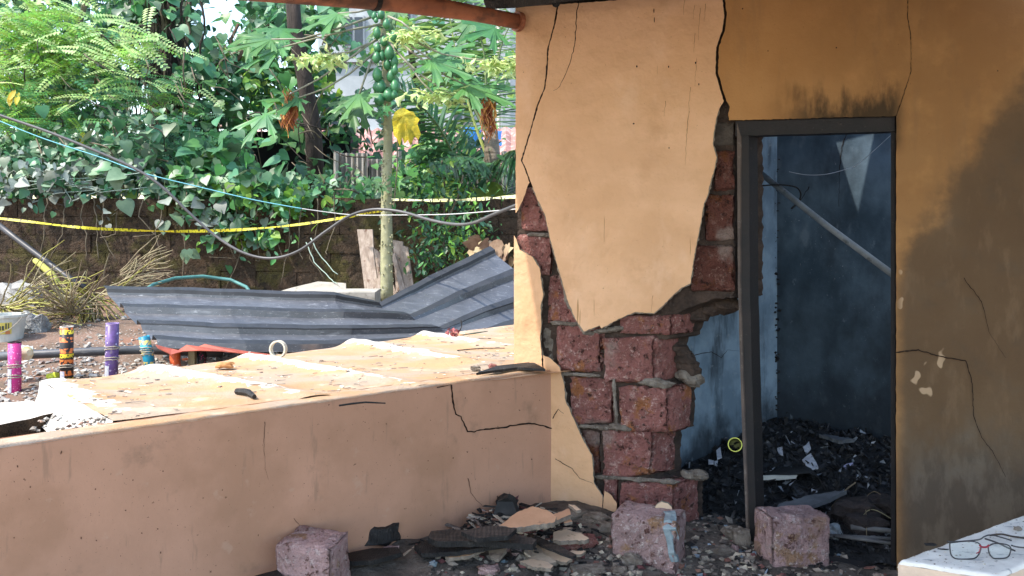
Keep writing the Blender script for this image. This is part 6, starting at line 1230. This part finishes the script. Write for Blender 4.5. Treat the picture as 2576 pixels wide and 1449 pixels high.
M_rim = mat('spectacle_rim', ((.035, .035, .04), (.025, .025, .028), 9), [], .35, spec=.5); M_redb = mat('spectacle_red', (.25, .02, .035), rough=.3)
M_lens = bpy.data.materials.new('clear_lens'); M_lens.use_nodes = True; _n = M_lens.node_tree
_g = _n.nodes.new('ShaderNodeBsdfGlossy'); _g.inputs['Roughness'].default_value = .03; _t = _n.nodes.new('ShaderNodeBsdfTransparent'); _t.inputs[0].default_value = (.93, .96, .97, 1); _m = _n.nodes.new('ShaderNodeMixShader'); _m.inputs[0].default_value = .05
_n.links.new(_t.outputs[0], _m.inputs[1]); _n.links.new(_g.outputs[0], _m.inputs[2]); _n.links.new(_m.outputs[0], _n.nodes['Material Output'].inputs[0])
g0 = onz(2452, 1406, ZB + .003); yb = g0.y
gl = lambda u, v: at(u, v, yb + (1406 - v) / F * yb * .25)     # the front stands almost upright, leaning back slightly
def rim(loop, lab):
    q = bez([gl(*p) for p in loop + [loop[0]]], 48); mb = MB(); mb.tube(q, .0021, 6); r_ = mb.build('rim', M_rim, sg, smooth=True)
    mb = MB(); mb.add([p for p in q[:-1]], [tuple(range(48))]); mb.build('lens', M_lens, r_); return r_
rim([(2389, 1366), (2420, 1362), (2448, 1362), (2466, 1370), (2466, 1386), (2456, 1402), (2440, 1406), (2408, 1406), (2394, 1398), (2390, 1382)], 'l')
rim([(2486, 1374), (2500, 1368), (2522, 1368), (2540, 1374), (2542, 1388), (2534, 1402), (2512, 1405), (2497, 1403), (2488, 1390)], 'r')
mb = MB(); mb.tube(bez([gl(2464, 1371), gl(2470, 1376), gl(2482, 1376), gl(2488, 1371)], 10), .0028, 6); mb.build('bridge', M_redb, sg, smooth=True)
mb = MB(); mb.tube(bez([gl(2466, 1378), gl(2463, 1388), gl(2456, 1392)], 8), .0016, 5); mb.build('nose_pad', M_redb, sg)
tl = lambda u, v, d: at(u, v, yb + d)
mb = MB(); mb.tube(bez([tl(2383, 1362, .0), tl(2400, 1363, .03), tl(2460, 1358, .10), tl(2476, 1350, .13), tl(2492, 1346, .14), tl(2520, 1352, .135), tl(2545, 1360, .125)], 30), .0022, 6); mb.build('temple', M_rim, sg, smooth=True)
mb = MB(); mb.tube(bez([tl(2545, 1372, .01), tl(2560, 1376, .04), tl(2600, 1380, .09), tl(2640, 1384, .11)], 20), .0024, 6); mb.build('temple', M_rim, sg, smooth=True)
mb = MB(); mb.tube(bez([tl(2478, 1355, .10), tl(2510, 1366, .06), tl(2535, 1378, .02), tl(2554, 1386, .0)], 16), .0026, 6); mb.build('temple_tip', M_rim, sg, smooth=True)
mb = MB(); mb.tube(bez([tl(2490, 1347, .14), tl(2520, 1344, .15), tl(2550, 1350, .155), tl(2600, 1356, .16)], 16), .003, 6); tag(mb.build('blackened_twig', M_charb, smooth=True), 'knobbly dark twig lying behind the spectacles', 'twig')
